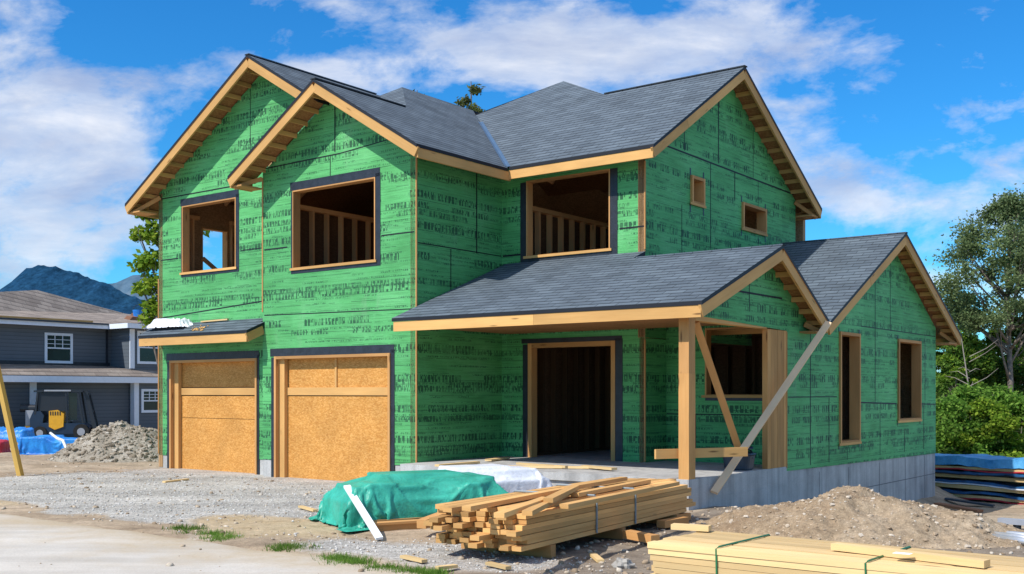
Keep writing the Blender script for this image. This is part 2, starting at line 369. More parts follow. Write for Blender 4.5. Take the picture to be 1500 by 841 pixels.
    def build(s, name, mats, parent=None, origin=(0, 0, 0), smooth=False, rot=0.):
        if not isinstance(mats, (list, tuple)): mats = [mats]
        me = bpy.data.meshes.new(name)
        o = Vector(origin)
        vv = [(x-o.x, y-o.y, z-o.z) for x, y, z in s.v]
        me.from_pydata(vv, [], s.f)
        for m_ in mats: me.materials.append(m_)
        me.polygons.foreach_set('material_index', s.m)
        ul = me.uv_layers.new(name='UVMap')
        ul.data.foreach_set('uv', [c for f in s.uv for p in f for c in p])
        if smooth: me.polygons.foreach_set('use_smooth', [True]*len(s.f))
        me.update()
        ob = bpy.data.objects.new(name, me); COL.objects.link(ob)
        ob.location = o; ob.rotation_euler = (0, 0, rot)
        if parent: ob.parent = parent
        return ob

def tag(o, label=None, cat=None, group=None, kind=None):
    if label: o['label'] = label
    if cat: o['category'] = cat
    if group: o['group'] = group
    if kind: o['kind'] = kind
    return o
def thing(name, label, cat, loc, rz=0., group=None):
    o = bpy.data.objects.new(name, None); COL.objects.link(o); o.location = loc; o.rotation_euler = (0, 0, rz)
    o.empty_display_size = .2
    return tag(o, label, cat, group)
def rawmesh(name, verts, faces_n, nper, mats, parent=None, loc=(0, 0, 0), smooth=False):
    me = bpy.data.meshes.new(name); nv = len(verts)
    me.vertices.add(nv); me.vertices.foreach_set('co', np.asarray(verts, dtype=np.float32).ravel())
    idx = np.asarray(faces_n, dtype=np.int32); nf = len(idx)
    me.loops.add(nf*nper); me.loops.foreach_set('vertex_index', idx.ravel())
    me.polygons.add(nf); me.polygons.foreach_set('loop_start', np.arange(nf, dtype=np.int32)*nper)
    for m_ in (mats if isinstance(mats, (list, tuple)) else [mats]): me.materials.append(m_)
    if smooth: me.polygons.foreach_set('use_smooth', np.ones(nf, dtype=bool))
    me.update(calc_edges=True); me.validate()
    ob = bpy.data.objects.new(name, me); COL.objects.link(ob); ob.location = loc
    if parent: ob.parent = parent
    return ob

# ------------------------------------------------------------------ THE HOUSE
H = thing('house_under_construction', 'large two storey house under construction clad in green sheathing with dark shingled roofs', 'house', W(0, 0, 0), ua)

def wall(plane, c, outline, holes=(), th=.15, out=-1, mat='sheath_f', seams=(), off=0.):
    """plane 'v' (point = s, c, z) or 'u' (point = c, s, z); out = sign of the outward normal on that axis"""
    mb = MB(); loops = [outline]+list(holes)
    def P(p, d):
        return (p[0], c-out*d, p[1]) if plane == 'v' else (c-out*d, p[0], p[1])
    flat = [p for l in loops for p in l]
    tris = tessellate_polygon([[Vector((p[0], p[1], 0)) for p in l] for l in loops])
    for t in tris:
        pts = [flat[i] for i in t]
        mb.face([P(p, 0) for p in pts], 0, [(p[0]+off, p[1]) for p in pts])
        mb.face([P(p, th) for p in pts][::-1], 1, [(p[0], p[1]) for p in pts][::-1])
    for l in loops:
        for i in range(len(l)):
            j = (i+1) % len(l); mb.face([P(l[i], 0), P(l[j], 0), P(l[j], th), P(l[i], th)], 1, [(0, 0), (.2, 0), (.2, .1), (0, .1)])
    for (s0, z0, s1, z1) in seams:
        w = .012*random.uniform(.7, 1.5); d_ = c+out*.004; L_ = math.hypot(s1-s0, z1-z0); ex, ez = -(z1-z0)/L_*w, (s1-s0)/L_*w
        q = [(s0-ex, z0-ez), (s1-ex, z1-ez), (s1+ex, z1+ez), (s0+ex, z0+ez)]
        mb.face([(p_[0], d_, p_[1]) if plane == 'v' else (d_, p_[0], p_[1]) for p_ in q], 2)
    o = mb.build('wall', [M[mat], M['inner'], M['drip']], H)
    # consistent normals
    return o

def rect(a, b, c, d): return [(a, c), (b, c), (b, d), (a, d)]

# front right garage bay (v = 0)
PK = 8.6
wall('v', 0., [(-4.25, .33), (-3.87, .33), (-3.87, 2.43), (-.64, 2.43), (-.64, .36), (0, .38), (0, 6.22), (-2.1, 7.50), (-4.25, 6.2)],
     [rect(-3.33, -1.03, 4.17, 5.73)], seams=[(-4.2, 6.28, -2.0, 6.30), (-2.0, 6.30, -.1, 6.42), (-2.12, 6.35, -2.12, 7.4), (-2.25, 5.85, -2.25, 6.3), (-4.2, 4.62, -3.5, 4.62), (-.88, 4.62, -.05, 4.62), (-4.2, 3.28, -.05, 3.22)])
# front left garage bay (v = .25)
VL = .25
wall('v', VL, [(-8.19, .27), (-7.75, .27), (-7.75, 2.42), (-4.72, 2.42), (-4.72, .3), (-4.2, .3), (-4.2, 6.9), (-2.55, 7.0), (-2.55, 7.35), (-4.38, 8.5), (-8.19, 6.25)],
     [rect(-7.3, -5.42, 4.37, 5.87)], seams=[(-8.1, 6.12, -4.3, 6.12), (-4.95, 6.2, -4.95, 8.1), (-8.1, 4.72, -7.45, 4.72), (-5.25, 4.72, -4.3, 4.72), (-4.42, 3.5, -4.42, 5.3), (-8.1, 3.4, -4.3, 3.62)], off=5.7)
# return between bays
wall('u', -4.25, rect(0.15, VL+.1, .3, 7.), th=.1, out=-1, mat='sheath_s')
# garage side wall (u = 0)
wall('u', .004, [(.0, .38), (2.52, .43), (2.52, 6.2), (0, 6.2)], out=1, mat='sheath_f', off=11.,
     seams=[(1.72, 4.4, 1.72, 6.1), (.03, 4.42, 2.5, 4.42), (.95, 3.4, .95, 4.4), (.03, 3.05, 2.5, 3.05)])
# entry wall (v = 2.52)
VE = 2.52; U1 = 3.29
wall('v', VE, [(0, .43), (.66, .43), (.66, 2.66), (2.66, 2.66), (2.66, .43), (U1, .43), (U1, 6.2), (0, 6.2)], [rect(.62, 2.55, 4.36, 5.85)], off=13.6,
     seams=[(.03, 4.42, .5, 4.42), (2.75, 4.72, U1, 4.72)])
# upper right gable wall (u = 3.29)
wall('u', U1+.004, [(VE, 2.7), (9.4, 2.7), (9.4, 6.15), (5.8, 8.2), (VE, 6.25)], [rect(4.25, 4.79, 5.38, 5.92), rect(6.53, 7.72, 5.16, 5.72)], out=1, mat='sheath_s',
     seams=[(4.0, 6.35, 4.0, 7.1), (5.45, 6.35, 5.45, 7.95), (7.1, 6.3, 7.1, 7.4), (2.55, 6.32, 9.35, 6.28), (5.1, 4.6, 5.1, 6.3), (7.35, 5.72, 7.35, 6.28), (3.9, 4.3, 3.9, 5.3), (7.35, 4.5, 7.35, 5.1), (6.2, 5.7, 6.2, 6.28)])
# lower alcove: side (u = 3.29) and back (v = 3.3)
wall('u', U1+.004, rect(VE, 3.3, .43, 2.69), out=1, mat='sheath_f', th=.12, off=3.)
VB = 3.3
wall('v', VB, rect(U1, 5.74, .43, 3.2), [rect(4.10, 5.5, 1.64, 2.87)], mat='sheath_f', off=21.,
     seams=[(3.3, 1.3, 5.6, 1.3), (3.9, .5, 3.9, 1.3)])
# right wing and porch gable wall (u = 5.75)
U2 = 5.75
wall('u', U2, [(3.09, .35), (11.85, .26), (11.85, 3.22), (8.5, 4.92), (4.25, 2.98), (2.1, 3.98), (-.42, 2.98), (-.42, 2.84), (2.24, 2.78), (3.09, 2.76)],
     [rect(5.56, 6.65, .72, 2.86), rect(9.03, 10.62, 1.08, 2.86)], out=1, mat='sheath_s', off=31.,
     seams=[(4.15, .4, 4.15, 2.8), (7.6, 1.5, 7.6, 4.3), (5.05, .4, 5.05, 1.6), (3.15, 1.62, 5.45, 1.62), (6.75, 3.02, 11.8, 3.02), (8.55, 3.0, 8.55, 4.8), (6.75, 1.5, 8.95, 1.46), (10.7, 1.44, 11.8, 1.42), (7.9, .4, 7.9, 1.5), (10.9, .4, 10.9, 1.4), (11.0, 1.5, 11.0, 3.1), (1.6, 3.0, 1.6, 3.75), (.4, 3.3, 2.9, 3.3), (9.5, .4, 9.5, .9), (6.0, .4, 6.0, .65)])
# hidden outer walls that keep the inside dark
wall('u', -8.19, [(VL, .0), (10.0, .0), (10.0, 6.25), (VL, 6.25)], [rect(1.30, 2.08, 4.2, 5.62)], out=-1, mat='sheath_s')
wall('v', 10.0, rect(-8.19, U1, 0, 6.3), out=1, mat='sheath_f')
wall('v', 11.85, rect(-1, U2-.02, 0, 3.2), out=1, mat='sheath_f')
wall('u', -1.0, rect(10.01, 11.7, 0, 3.2), out=-1, mat='sheath_f')

def boards(name, lst, mat, parent=H):
    mb = MB()
    for b in lst: mb.box(*b)
    return mb.build(name, M[mat], parent)
# corner strips
for (u, v, z0, z1) in ((0, 0, .4, 6.05), (U1, VE, 4.3, 5.9), (U1, VE, .45, 2.66), (U2, 3.09, .4, 2.74)):
    boards('corner_strip', [(u-.012, u+.012, v-.012, v+.012, z0, z1)], 'frame')
boards('corner_strip', [(-8.204, -8.17, VL-.014, VL+.01, .3, 4.3)], 'frame')
boards('corner_strip', [(-4.262, -4.235, -.014, .012, 3.35, 6.1)], 'frame')

# --- roofs
def roof(zf, poly, along='u', th=.06, mats=None, name='roof', parent=H, pitch=.6):
    mb = MB(); k = math.sqrt(1+pitch*pitch)
    top = [(p[0], p[1], zf(*p)) for p in poly]; bot = [(p[0], p[1], zf(*p)-th) for p in poly]
    uvf = (lambda p: (p[0], p[1]*k)) if along == 'u' else (lambda p: (p[1], p[0]*k))
    flip = (lambda l: l)
    area = sum(poly[i][0]*poly[(i+1) % len(poly)][1]-poly[(i+1) % len(poly)][0]*poly[i][1] for i in range(len(poly)))
    tris = tessellate_polygon([[Vector((p[0], p[1], 0)) for p in poly]])
    for t in tris:
        a, b, c = (Vector(top[i]) for i in t)
        t = list(t) if (b-a).cross(c-a).z > 0 else list(t)[::-1]
        mb.face([top[i] for i in t], 0, [uvf(poly[i]) for i in t])
        mb.face([bot[i] for i in t[::-1]], 2, [uvf(poly[i]) for i in t[::-1]])
    n = len(poly)
    for i in range(n):
        j = (i+1) % n
        q = [bot[i], bot[j], top[j], top[i]]
        if area < 0: q = q[::-1]
        mb.face(q, 1, [(0, 0)]*4)
    return mb.build(name, mats or [M['roof'], M['drip'], M['ply']], parent)

uR, zE = .55, 6.03
zR = lambda u, v: zE+.605*(uR-u)
uS = -2.08; zS = zR(uS, 0)
zSl = lambda u, v: zS+.605*(u-uS)
uL, zL = -4.40, 8.60
zLl = lambda u, v: zL+.6*(u-uL)
zLr = lambda u, v: zL-.6*(u-uL)
vM, zM = 2.05, 6.06
zMf = lambda u, v: zM+.61*(v-vM)
vMr = 5.75; zMr = zMf(0, vMr)
zMb = lambda u, v: zMr-.56*(v-vMr)
RV, LV = -.60, -.28
hz = zR(-4.1, 0)
zHf = lambda u, v: hz-.605*(4.-v)
VAL = lambda u: vM+(zR(u, 0)-zM)/.61       # v of the valley for a given u
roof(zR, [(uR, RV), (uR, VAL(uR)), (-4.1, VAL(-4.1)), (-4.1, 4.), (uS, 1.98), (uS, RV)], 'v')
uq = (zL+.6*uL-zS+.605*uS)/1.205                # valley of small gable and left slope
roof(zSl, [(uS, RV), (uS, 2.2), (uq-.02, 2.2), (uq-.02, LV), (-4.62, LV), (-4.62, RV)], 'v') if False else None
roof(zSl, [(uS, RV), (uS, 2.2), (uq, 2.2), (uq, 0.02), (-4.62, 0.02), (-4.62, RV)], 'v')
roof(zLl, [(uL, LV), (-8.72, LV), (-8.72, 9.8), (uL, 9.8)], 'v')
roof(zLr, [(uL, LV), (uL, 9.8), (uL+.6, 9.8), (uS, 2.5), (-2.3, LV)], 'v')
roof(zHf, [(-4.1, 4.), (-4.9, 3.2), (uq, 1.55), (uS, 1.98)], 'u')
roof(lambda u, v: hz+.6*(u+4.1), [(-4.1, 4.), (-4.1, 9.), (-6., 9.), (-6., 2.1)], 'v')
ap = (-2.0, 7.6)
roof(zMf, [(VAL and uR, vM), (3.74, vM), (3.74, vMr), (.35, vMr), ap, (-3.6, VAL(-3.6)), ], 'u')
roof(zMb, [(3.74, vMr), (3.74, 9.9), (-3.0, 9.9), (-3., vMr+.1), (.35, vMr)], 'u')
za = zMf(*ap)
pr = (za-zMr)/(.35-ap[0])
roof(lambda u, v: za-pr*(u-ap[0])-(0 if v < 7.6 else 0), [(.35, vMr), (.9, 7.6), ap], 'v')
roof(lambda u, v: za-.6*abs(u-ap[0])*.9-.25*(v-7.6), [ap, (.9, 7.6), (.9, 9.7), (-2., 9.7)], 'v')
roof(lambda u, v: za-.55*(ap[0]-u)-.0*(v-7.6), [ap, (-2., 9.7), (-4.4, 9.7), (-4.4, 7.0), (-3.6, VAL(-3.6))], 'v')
# porch roof, wing roof
pE, zP = -.75, 3.0
zPf = lambda u, v: zP+.386*(v-pE)
vPr = 2.1; zPr = zPf(0, vPr)
zPb = lambda u, v: zPr-.56*(v-vPr)
UO = 6.12
roof(zPf, [(.10, pE), (UO, pE), (UO, vPr), (U1+.005, vPr), (U1+.005, VE-.005), (.10, VE-.005)], 'u', pitch=.39)
roof(zPb, [(UO, vPr), (UO, 4.12), (U1+.005, 4.12), (U1+.005, vPr)], 'u')
vW, zW = 8.45, 5.05
zWf = lambda u, v: zW+.485*(v-vW)
zWb = lambda u, v: zW-.465*(v-vW)
roof(zWf, [(UO, 4.12), (UO, vW), (-1.2, vW), (-1.2, 9.42), (-1.2, vW), (U1+.005, vW), (U1+.005, 4.12)][:2]+[(U1+.005, vW), (U1+.005, 4.12)], 'u')
roof(zWb, [(UO, vW), (UO, 12.7), (-1.2, 12.7), (-1.2, 9.42), (U1+.005, 9.42), (U1+.005, vW)], 'u')
# lean-to over the left garage door
lE, zl = -.45, 2.96
zLt = lambda u, v: zl+.42*(v-lE)
roof(zLt, [(-7.95, lE), (-4.2, lE), (-4.2, -.004), (-4.34, -.004), (-4.34, VL-.004), (-8.3, VL-.004)], 'u', pitch=.42)
# ridge caps
def cap(p, q):
    mb = MB(); p = Vector(p); q = Vector(q)
    mb.beam(p+Vector((0, 0, -.025)), q+Vector((0, 0, -.025)), .13, .022); return mb.build('ridge_cap', M['roof'], H)
for p, q in (((uS, RV-.01, zS+.02), (uS, 1.9, zS+.02)), ((uL, LV-.01, zL+.02), (uL, 3.4, zL+.02)), ((3.76, vMr, zMr+.02), (.4, vMr, zMr+.02)),
             ((UO+.01, vPr, zPr+.02), (U1+.1, vPr, zPr+.02)), ((UO+.01, vW, zW+.02), (U1+.1, vW, zW+.02))):
    cap(p, q)
# blue valley membrane
mb = MB()
p0 = Vector((uR-.05, VAL(uR-.05), zR(uR-.05, 0)+.016)); p1 = Vector((-2.9, VAL(-2.9), zR(-2.9, 0)+.016))
sd = Vector((.08, .08, 0))
for sgn in (-1, 1):
    off = Vector((.055, .0, -.033+.006)) if sgn > 0 else Vector((0, -.055, -.033+.006))
    off = Vector((.06, .02, .0)) if sgn > 0 else Vector((-.02, -.06, 0.))
    a, b = p0+off, p1+off
    a.z = max(zR(a.x, a.y), zMf(a.x, a.y))+.008; b.z = max(zR(b.x, b.y), zMf(b.x, b.y))+.008
    mb.face([p0-Vector((0, 0, .008)), a, b, p1-Vector((0, 0, .008))])
mb.build('valley_flashing', M['blueflash'], H)

# fascia
FH = .17; FT = .042
def run(name, p, q, h, mat='lumber'):
    L_ = (q-p).length; d_ = (q-p).normalized(); a_ = 0.
    while a_ < L_-.01:
        b_ = min(L_, a_+random.uniform(2.2, 3.4)); b_ = L_ if L_-b_ < .8 else b_
        mb = MB(); w_ = random.uniform(-.002, .002); nn_ = d_.cross(Vector((0, 0, 1))).normalized()*w_
        mb.beam(p+d_*a_+nn_, p+d_*(b_-.004)+nn_, FT, h); mb.build(name, M[mat], H); a_ = b_
def fascia(p, q, mat='lumber', h=FH):
    dz = Vector((0, 0, -.062-h/2)); run('fascia_board', Vector(p)+dz, Vector(q)+dz, h, mat)
e = FT/2+.012
fascia((uR-e, RV+.05, zE), (uR-e, vM+e*2, zE))
fascia((uR-e*2-.0, vM+e, zM), (3.74-.02, vM+e, zM))
fascia((.13, pE+e, zP), (UO-.02, pE+e, zP))
fascia((UO-.03, 4.12, zPb(0, 4.12)-.02), (U1+.3, 4.12, zPb(0, 4.12)-.02), h=.1)
fascia((-7.93, lE+e, zl), (-4.22, lE+e, zl))
fascia((-8.72+e, LV+.05, zLl(-8.72, 0)), (-8.72+e, 9.7, zLl(-8.72, 0)))
fascia((-4.62+e, RV+.05, zSl(-4.62, 0)), (-4.62+e, 0, zSl(-4.62, 0)))
fascia((UO-.02, 12.7-e, zWb(0, 12.7)), (0, 12.7-e, zWb(0, 12.7)))
fascia((3.72, 9.9-e, zMb(0, 9.9)), (0, 9.9-e, zMb(0, 9.9)))
# rakes: board, lookouts between board and wall, bracket near the eave
def rake(axis, c, wallc, zf, s0, s1, inward, bracket=True, n_sp=.31, look=True, sw=.45):
    """axis 'v': board at v=c running along u from s0 (ridge) to s1 (eave); axis 'u': at u=c along v"""
    def P(s, d, z): return Vector((s, d, z)) if axis == 'v' else Vector((d, s, z))
    zz = (lambda s: zf(s, 0)) if axis == 'v' else (lambda s: zf(0, s))
    a, b = P(s0, c+inward*e, zz(s0)-.062-FH*.55), P(s1, c+inward*e, zz(s1)-.062-FH*.55)
    run('rake_board', a, b, FH*1.05)
    if not look: return
    L = abs(s1-s0); n = max(2, int(L/n_sp)); c0 = c+inward*(2*e+.005)
    for i in range(1, n+1):
        s = s0+(s1-s0)*(i-.35)/n; z = zz(s)-.062-.05
        m2 = MB(); m2.beam(P(s, c0, z), P(s, wallc, z), .04, .085); m2.build('lookout', M['lumber'], H)
    s = s0+(s1-s0)*.995
    if bracket:
        m2 = MB(); sb = s0+(s1-s0)*.93; z = zz(sb)-.2
        m2.beam(P(s0+(s1-s0)*.97, c0+.02*inward, zz(s1)-.24), P(s0+(s1-s0)*.86, wallc-inward*.02, zz(s0+(s1-s0)*.86)-.23), .04, .085); m2.build('soffit_brace', M['frame'], H)
        m3 = MB(); zb = zz(s1)-.062-FH
        p, q = sorted((s1, s0+(s1-s0)*(1-sw/L)))
        if axis == 'v': m3.box(p, q, min(c0, wallc), max(c0, wallc), zb-.0, zb+.03)
        else: m3.box(min(c0, wallc), max(c0, wallc), p, q, zb-.0, zb+.03)
        m3.build('soffit_board', M['frame'], H)
rake('v', RV, 0., zR, uS, uR-.02, 1, bracket=False)
rake('v', RV, 0., zSl, uS, -4.60, 1, sw=.33)
rake('v', LV, VL, zLl, uL, -8.70, 1)
rake('v', LV, VL, zLr, uL, -2.6, 1, bracket=False)
rake('u', 3.74, U1, zMf, vMr, vM+.02, -1, bracket=False)
rake('u', 3.74, U1, zMb, vMr, 9.88, -1)
rake('u', UO, U2, zPf, vPr, pE+.02, -1, bracket=False)
rake('u', UO, U2, zPb, vPr, 4.10, -1)
rake('u', UO, U2, zWf, vW, 4.14, -1, bracket=False)
rake('u', UO, U2, zWb, vW, 12.68, -1, sw=.8)
rake('u', -4.2, -4.34, zLt, -.012, lE+.02, -1, look=False)

# --- openings
def opening(plane, c, a, b, z0, z1, out=-1, tape=(.0, .0, .0, .0), jamb=.025, proud=.016, depth=.17, sill=True, wood_='frame', name='window_frame', bottom=True, ears=.0):
    """tape: left, right, top, bottom widths of black flashing"""
    mb = MB()
    def bx(m_, s0, s1, d0, d1, y0, y1):
        p, q = sorted((c+out*d0, c+out*d1))
        if plane == 'v': m_.box(s0, s1, p, q, y0, y1)
        else: m_.box(p, q, s0, s1, y0, y1)
    bx(mb, a, a+jamb, proud, -depth, z0, z1); bx(mb, b-jamb, b, proud, -depth, z0, z1)
    bx(mb, a+jamb, b-jamb, proud, -depth, z1-jamb, z1)
    if bottom: bx(mb, a+jamb, b-jamb, proud, -depth, z0, z0+jamb*.8)
    f = mb.build(name, M[wood_], H)
    if sill:
        m2 = MB(); bx(m2, a-.06, b+.04, .035, proud+.001, z0-.035, z0+.012); m2.build('sill', M['lumber'], f)
    l, r, t, bt = tape; d0, d1 = .008, .001
    def tp(s0, s1, y0, y1):
        m3 = MB(); bx(m3, s0, s1, d0, d1, y0, y1); m3.build('flashing_tape', M['black'], f)
    if l: tp(a-l, a-.001, z0-(bt or 0), z1-.02)
    if r: tp(b+.001, b+r, z0-(bt or 0), z1+(t or 0)*.4)
    if t: tp(a-l*1.1-.02, b+r*.9, z1+.001, z1+t)
    if bt: tp(a+.001, b-.001, z0-bt, z0-.036)
    if ears:
        for s in (a-.03, b-.02): tp(s, s+.05, z1, z1+ears); tp(s, s+.045, z0-ears*1.3, z0-.036)
    return f
opening('v', 0., -3.33, -1.03, 4.17, 5.73, tape=(.05, .13, .17, .10))
opening('v', VL, -7.3, -5.42, 4.37, 5.87, tape=(.04, .10, .16, .09))
opening('v', VE, .62, 2.55, 4.36, 5.85, tape=(.15, .16, .0, .16))
opening('u', U1, 4.25, 4.79, 5.38, 5.92, out=1, jamb=.06, proud=.05, ears=.14)
opening('u', U1, 6.53, 7.72, 5.16, 5.72, out=1, jamb=.06, proud=.05, ears=.12)
opening('u', U2, 5.56, 6.65, .72, 2.86, out=1, jamb=.06, proud=.04, ears=.08)
opening('u', U2, 9.03, 10.62, 1.08, 2.86, out=1, jamb=.06, proud=.04, ears=.07)
opening('v', VB, 4.10, 5.5, 1.64, 2.87, tape=(.0, .0, .0, .09), jamb=.03)
opening('u', -8.19, 1.30, 2.08, 4.2, 5.62, jamb=.04, out=-1, sill=False)
# inside faces of two wing openings: extra stud beside
# front entrance
ent = opening('v', VE, .66, 2.66, .43, 2.66, tape=(.13, .16, .09, .0), jamb=.09, sill=False, bottom=False, name='door_frame')
# garage doors
def garage(a, b, c, z1, kind):
    fr = opening('v', c, a, b, -.05, z1, tape=(.11, .10 if kind else .06, .16, .0), jamb=.055, depth=.2, proud=.03, sill=False, bottom=False, name='garage_door_frame')
    a += .056; b -= .056; y0, y1 = c+.15, c+.2
    d = MB(); x = a+.14 if True else a
    def pan(x0, x1, z0_, z1_, yy=y0, dd=.03, mi=0):
        d.face([(x0, yy, z0_), (x1, yy, z0_), (x1, yy, z1_), (x0, yy, z1_)], mi, [(x0, z0_), (x1, z0_), (x1, z1_), (x0, z1_)])
        d.face([(x0, yy, z1_), (x1, yy, z1_), (x1, yy+dd, z1_), (x0, yy+dd, z1_)], mi, [(x0, 0), (x1, 0), (x1, .03), (x0, .03)])
        d.face([(x0, yy, z0_), (x0, yy+dd, z0_), (x1, yy+dd, z0_), (x1, yy, z0_)], mi, [(x0, 0), (x1, 0), (x1, .03), (x0, .03)])
    if kind:
        pan(a, b, -.03, 1.625, y0)
        pan(a, (a+b)/2-.02, 1.80, z1-.056, y0+.015); pan((a+b)/2+.03, b, 1.80, z1-.056, y0+.015)
    else:
        pan(a, b, -.03, 1.125, y0); pan(a, b, 1.135, 1.625, y0+.002); pan(a, b, 1.82, z1-.056, y0+.015)
    d.face([(a, y0+.05, -.04), (b, y0+.05, -.04), (b, y0+.05, z1), (a, y0+.05, z1)], 1)
    g = d.build('garage_door', [M['osb'], M['drip']], H)
    r = MB(); r.box(a, b, y0-.02, y0+.03, 1.645, 1.80); r.build('rail', M['lumber'], g)
    if kind:
        r = MB(); r.box((a+b)/2-.02, (a+b)/2+.03, y0-.012, y0+.03, 1.80, z1-.057); r.build('batten', M['lumber'], g)
    j = MB(); j.box(a-.0, a+.16, c+.06, c+.148, -.04, z1-.057); j.build('jamb_board', M['lumber'], fr)
    t = MB(); t.box(a-.05, b+.05, c-.06, c+.15, -.1, -.035); t.build('threshold', M['slab'], fr)
garage(-3.87, -.64, 0., 2.43, 1)
garage(-7.75, -4.72, VL, 2.42, 0)

# --- foundation, slab
for (a, b, c, d, z0, z1) in ((-8.19, -7.86, VL, VL+.2, -.3, .27), (-4.66, -4.3, VL, VL+.2, -.3, .3), (-4.25, -3.98, 0, .2, -.3, .33), (-.54, 0.0, 0, .2, -.3, .36),
                             (-8.19, -7.99, VL+.21, 10, -.3, .0)):
    fd = MB(); fd.box(a, b, c+.012, d, z0, z1-.002); fd.build('foundation', M['conc'], H)
fd = MB(); fd.box(5.45, U2-.012, 3.12, 11.84, -1.6, .345); fd.build('foundation', M['conc'], H)
jl = MB()
for vv in (4.6, 6.1, 7.9, 9.6, 11.0): jl.box(U2-.013, U2-.0085, vv, vv+.014, -1.5, .25)
jl.box(U2-.013, U2-.0085, 3.13, 11.83, -.22, -.205)
jl.build('form_line', plain('dark_joint', (.16, .16, .165), .9), H)
sl = MB(); sl.box(.02, U2-.002, -.45, VB-.02, .31, .43); sl.build('porch_slab', M['slab'], H)
fs = MB(); fs.box(.08, U2-.31, -.40, 3.05, -1.0, .309); fs.build('foundation', M['conc'], H)
fs = MB(); fs.box(U2-.3, U2+.005, -.455, 3.085, -1.2, .425)
fs.build('foundation', M['conc'], H)
jl = MB()
for vv in (1.1, 2.3): jl.box(U2+.004, U2+.0085, vv, vv+.012, -1., .40)
jl.box(U2+.004, U2+.0085, .4, 3.07, .12, .132); jl.build('form_line', M['conc'], H)
ib = MB(); ib.box(.3, 3.0, VB-.0, 9.9, .30, .425); ib.build('floor_slab', M['conc'], H)
# --- porch structure
pp = MB(); pp.box(U2-.17, U2, -.44, -.24, .43, 1.98); po = pp.build('porch_post', M['post'], H)
pp = MB(); pp.box(U2-.168, U2-.002, -.438, -.242, 1.981, 2.90); pp.build('upper_section', M['frame'], po)
bm_ = MB(); bm_.box(U2-.16, U2-.01, -.22, 2.3, 2.76, 2.84); bm_.build('header_beam', M['lumber'], H)
for i in range(6):
    cm = MB(); cm.box(U2-.09, U2+.004+.002*(i % 2), 2.30+i*.132, 2.30+i*.132+.129, .43, 2.755); cm.build('column_ply', M['post'], H)
# porch ceiling joists (dark wood under roof)
cj = MB(); cj.box(.2, U2-.2, -.55, VE-.02, 2.86, 2.885); cj.build('porch_ceiling', M['ply'], H)

# --- inside: decks, stud walls
dk = MB(); dk.box(-8.0, -.16, VL+.16, 9.84, 2.75, 3.0); dk.box(-.15, U1-.16, VE+.16, 9.84, 2.75, 3.0); dk.build('floor_deck', M['ply'], H)
gf = MB(); gf.box(-8.0, -.16, VL+.3, 9.8, -.1, -.06); gf.build('floor_slab', M['conc'], H)
def studs(plane, c, a, b, z0, z1, sp=.42, back=True, w=.05, dep=.12, plates=True):
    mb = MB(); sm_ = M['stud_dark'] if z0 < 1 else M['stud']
    wl = bpy.data.objects.new('stud_wall', None); COL.objects.link(wl); wl.parent = H
    def pc(name, q0, q1, y0, y1, m_):
        mb = MB()
        if plane == 'u': mb.box(c-q1, c-q0, a, b, y0, y1)
        else: mb.box(a, b, c+q0, c+q1, y0, y1)
        mb.build(name, m_, wl)
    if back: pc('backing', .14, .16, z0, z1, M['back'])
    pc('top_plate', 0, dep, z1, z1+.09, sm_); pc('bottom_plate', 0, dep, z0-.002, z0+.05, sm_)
    s = a
    while s < b-.02:
        m2 = MB()
        if plane == 'u': m2.box(c-dep, c, s, s+w, z0+.05, z1)
        else: m2.box(s, s+w, c, c+dep, z0+.05, z1)
        m2.build('stud', sm_, wl); s += sp
studs('u', -4.0, .3, 5.2, 3.0, 5.55)
studs('u', .12, 2.8, 8.5, 3.0, 5.45)
studs('v', 5.2, -3.9, -.3, 3.0, 5.55, .5)
studs('u', -7.95, .5, 1.2, 3.0, 5.75, .25, back=False)
studs('u', -7.95, 2.12, 5.5, 3.0, 5.75, .4, back=False)
studs('v', 4.6, -7.9, -4.2, 3.0, 5.75, .5)
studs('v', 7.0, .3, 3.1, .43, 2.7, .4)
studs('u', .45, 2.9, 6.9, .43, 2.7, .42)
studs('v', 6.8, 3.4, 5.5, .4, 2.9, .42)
wall('v', 8.5, [(-8, 3), (3.1, 3), (3.1, 6.7), (-1.3, 6.7), (-4.4, 8.45), (-8, 6.4)], out=1, mat='sheath_f')
bk = MB(); bk.beam((-7.9, 1.25, 4.85), (-7.9, 2.2, 4.25), .05, .09); bk.build('stud_brace', M['stud'], H)
for k in range(8):
    rf = MB(); vv = .7+k*.55; ue = -2.0 if vv < 4.6 else -3.6; rf.beam((uR-.7, vv, zR(uR-.7, 0)-.2), (ue, vv, zR(ue, 0)-.2), .05, .14); rf.build('rafter', M['stud'], H)
for k in range(6):
    rf = MB(); uu = .35+k*.5; rf.beam((uu, vM+.75, zMf(0, vM+.75)-.2), (uu, vMr-.1, zMr-.3), .05, .14); rf.build('rafter', M['stud'], H)
for k in range(6):
    rf = MB(); vv = VL+.5+k*.6; rf.beam((-8., vv, zLl(-8., 0)-.2), (-4.5, vv, zLl(-4.5, 0)-.2), .05, .14); rf.build('rafter', M['stud'], H)
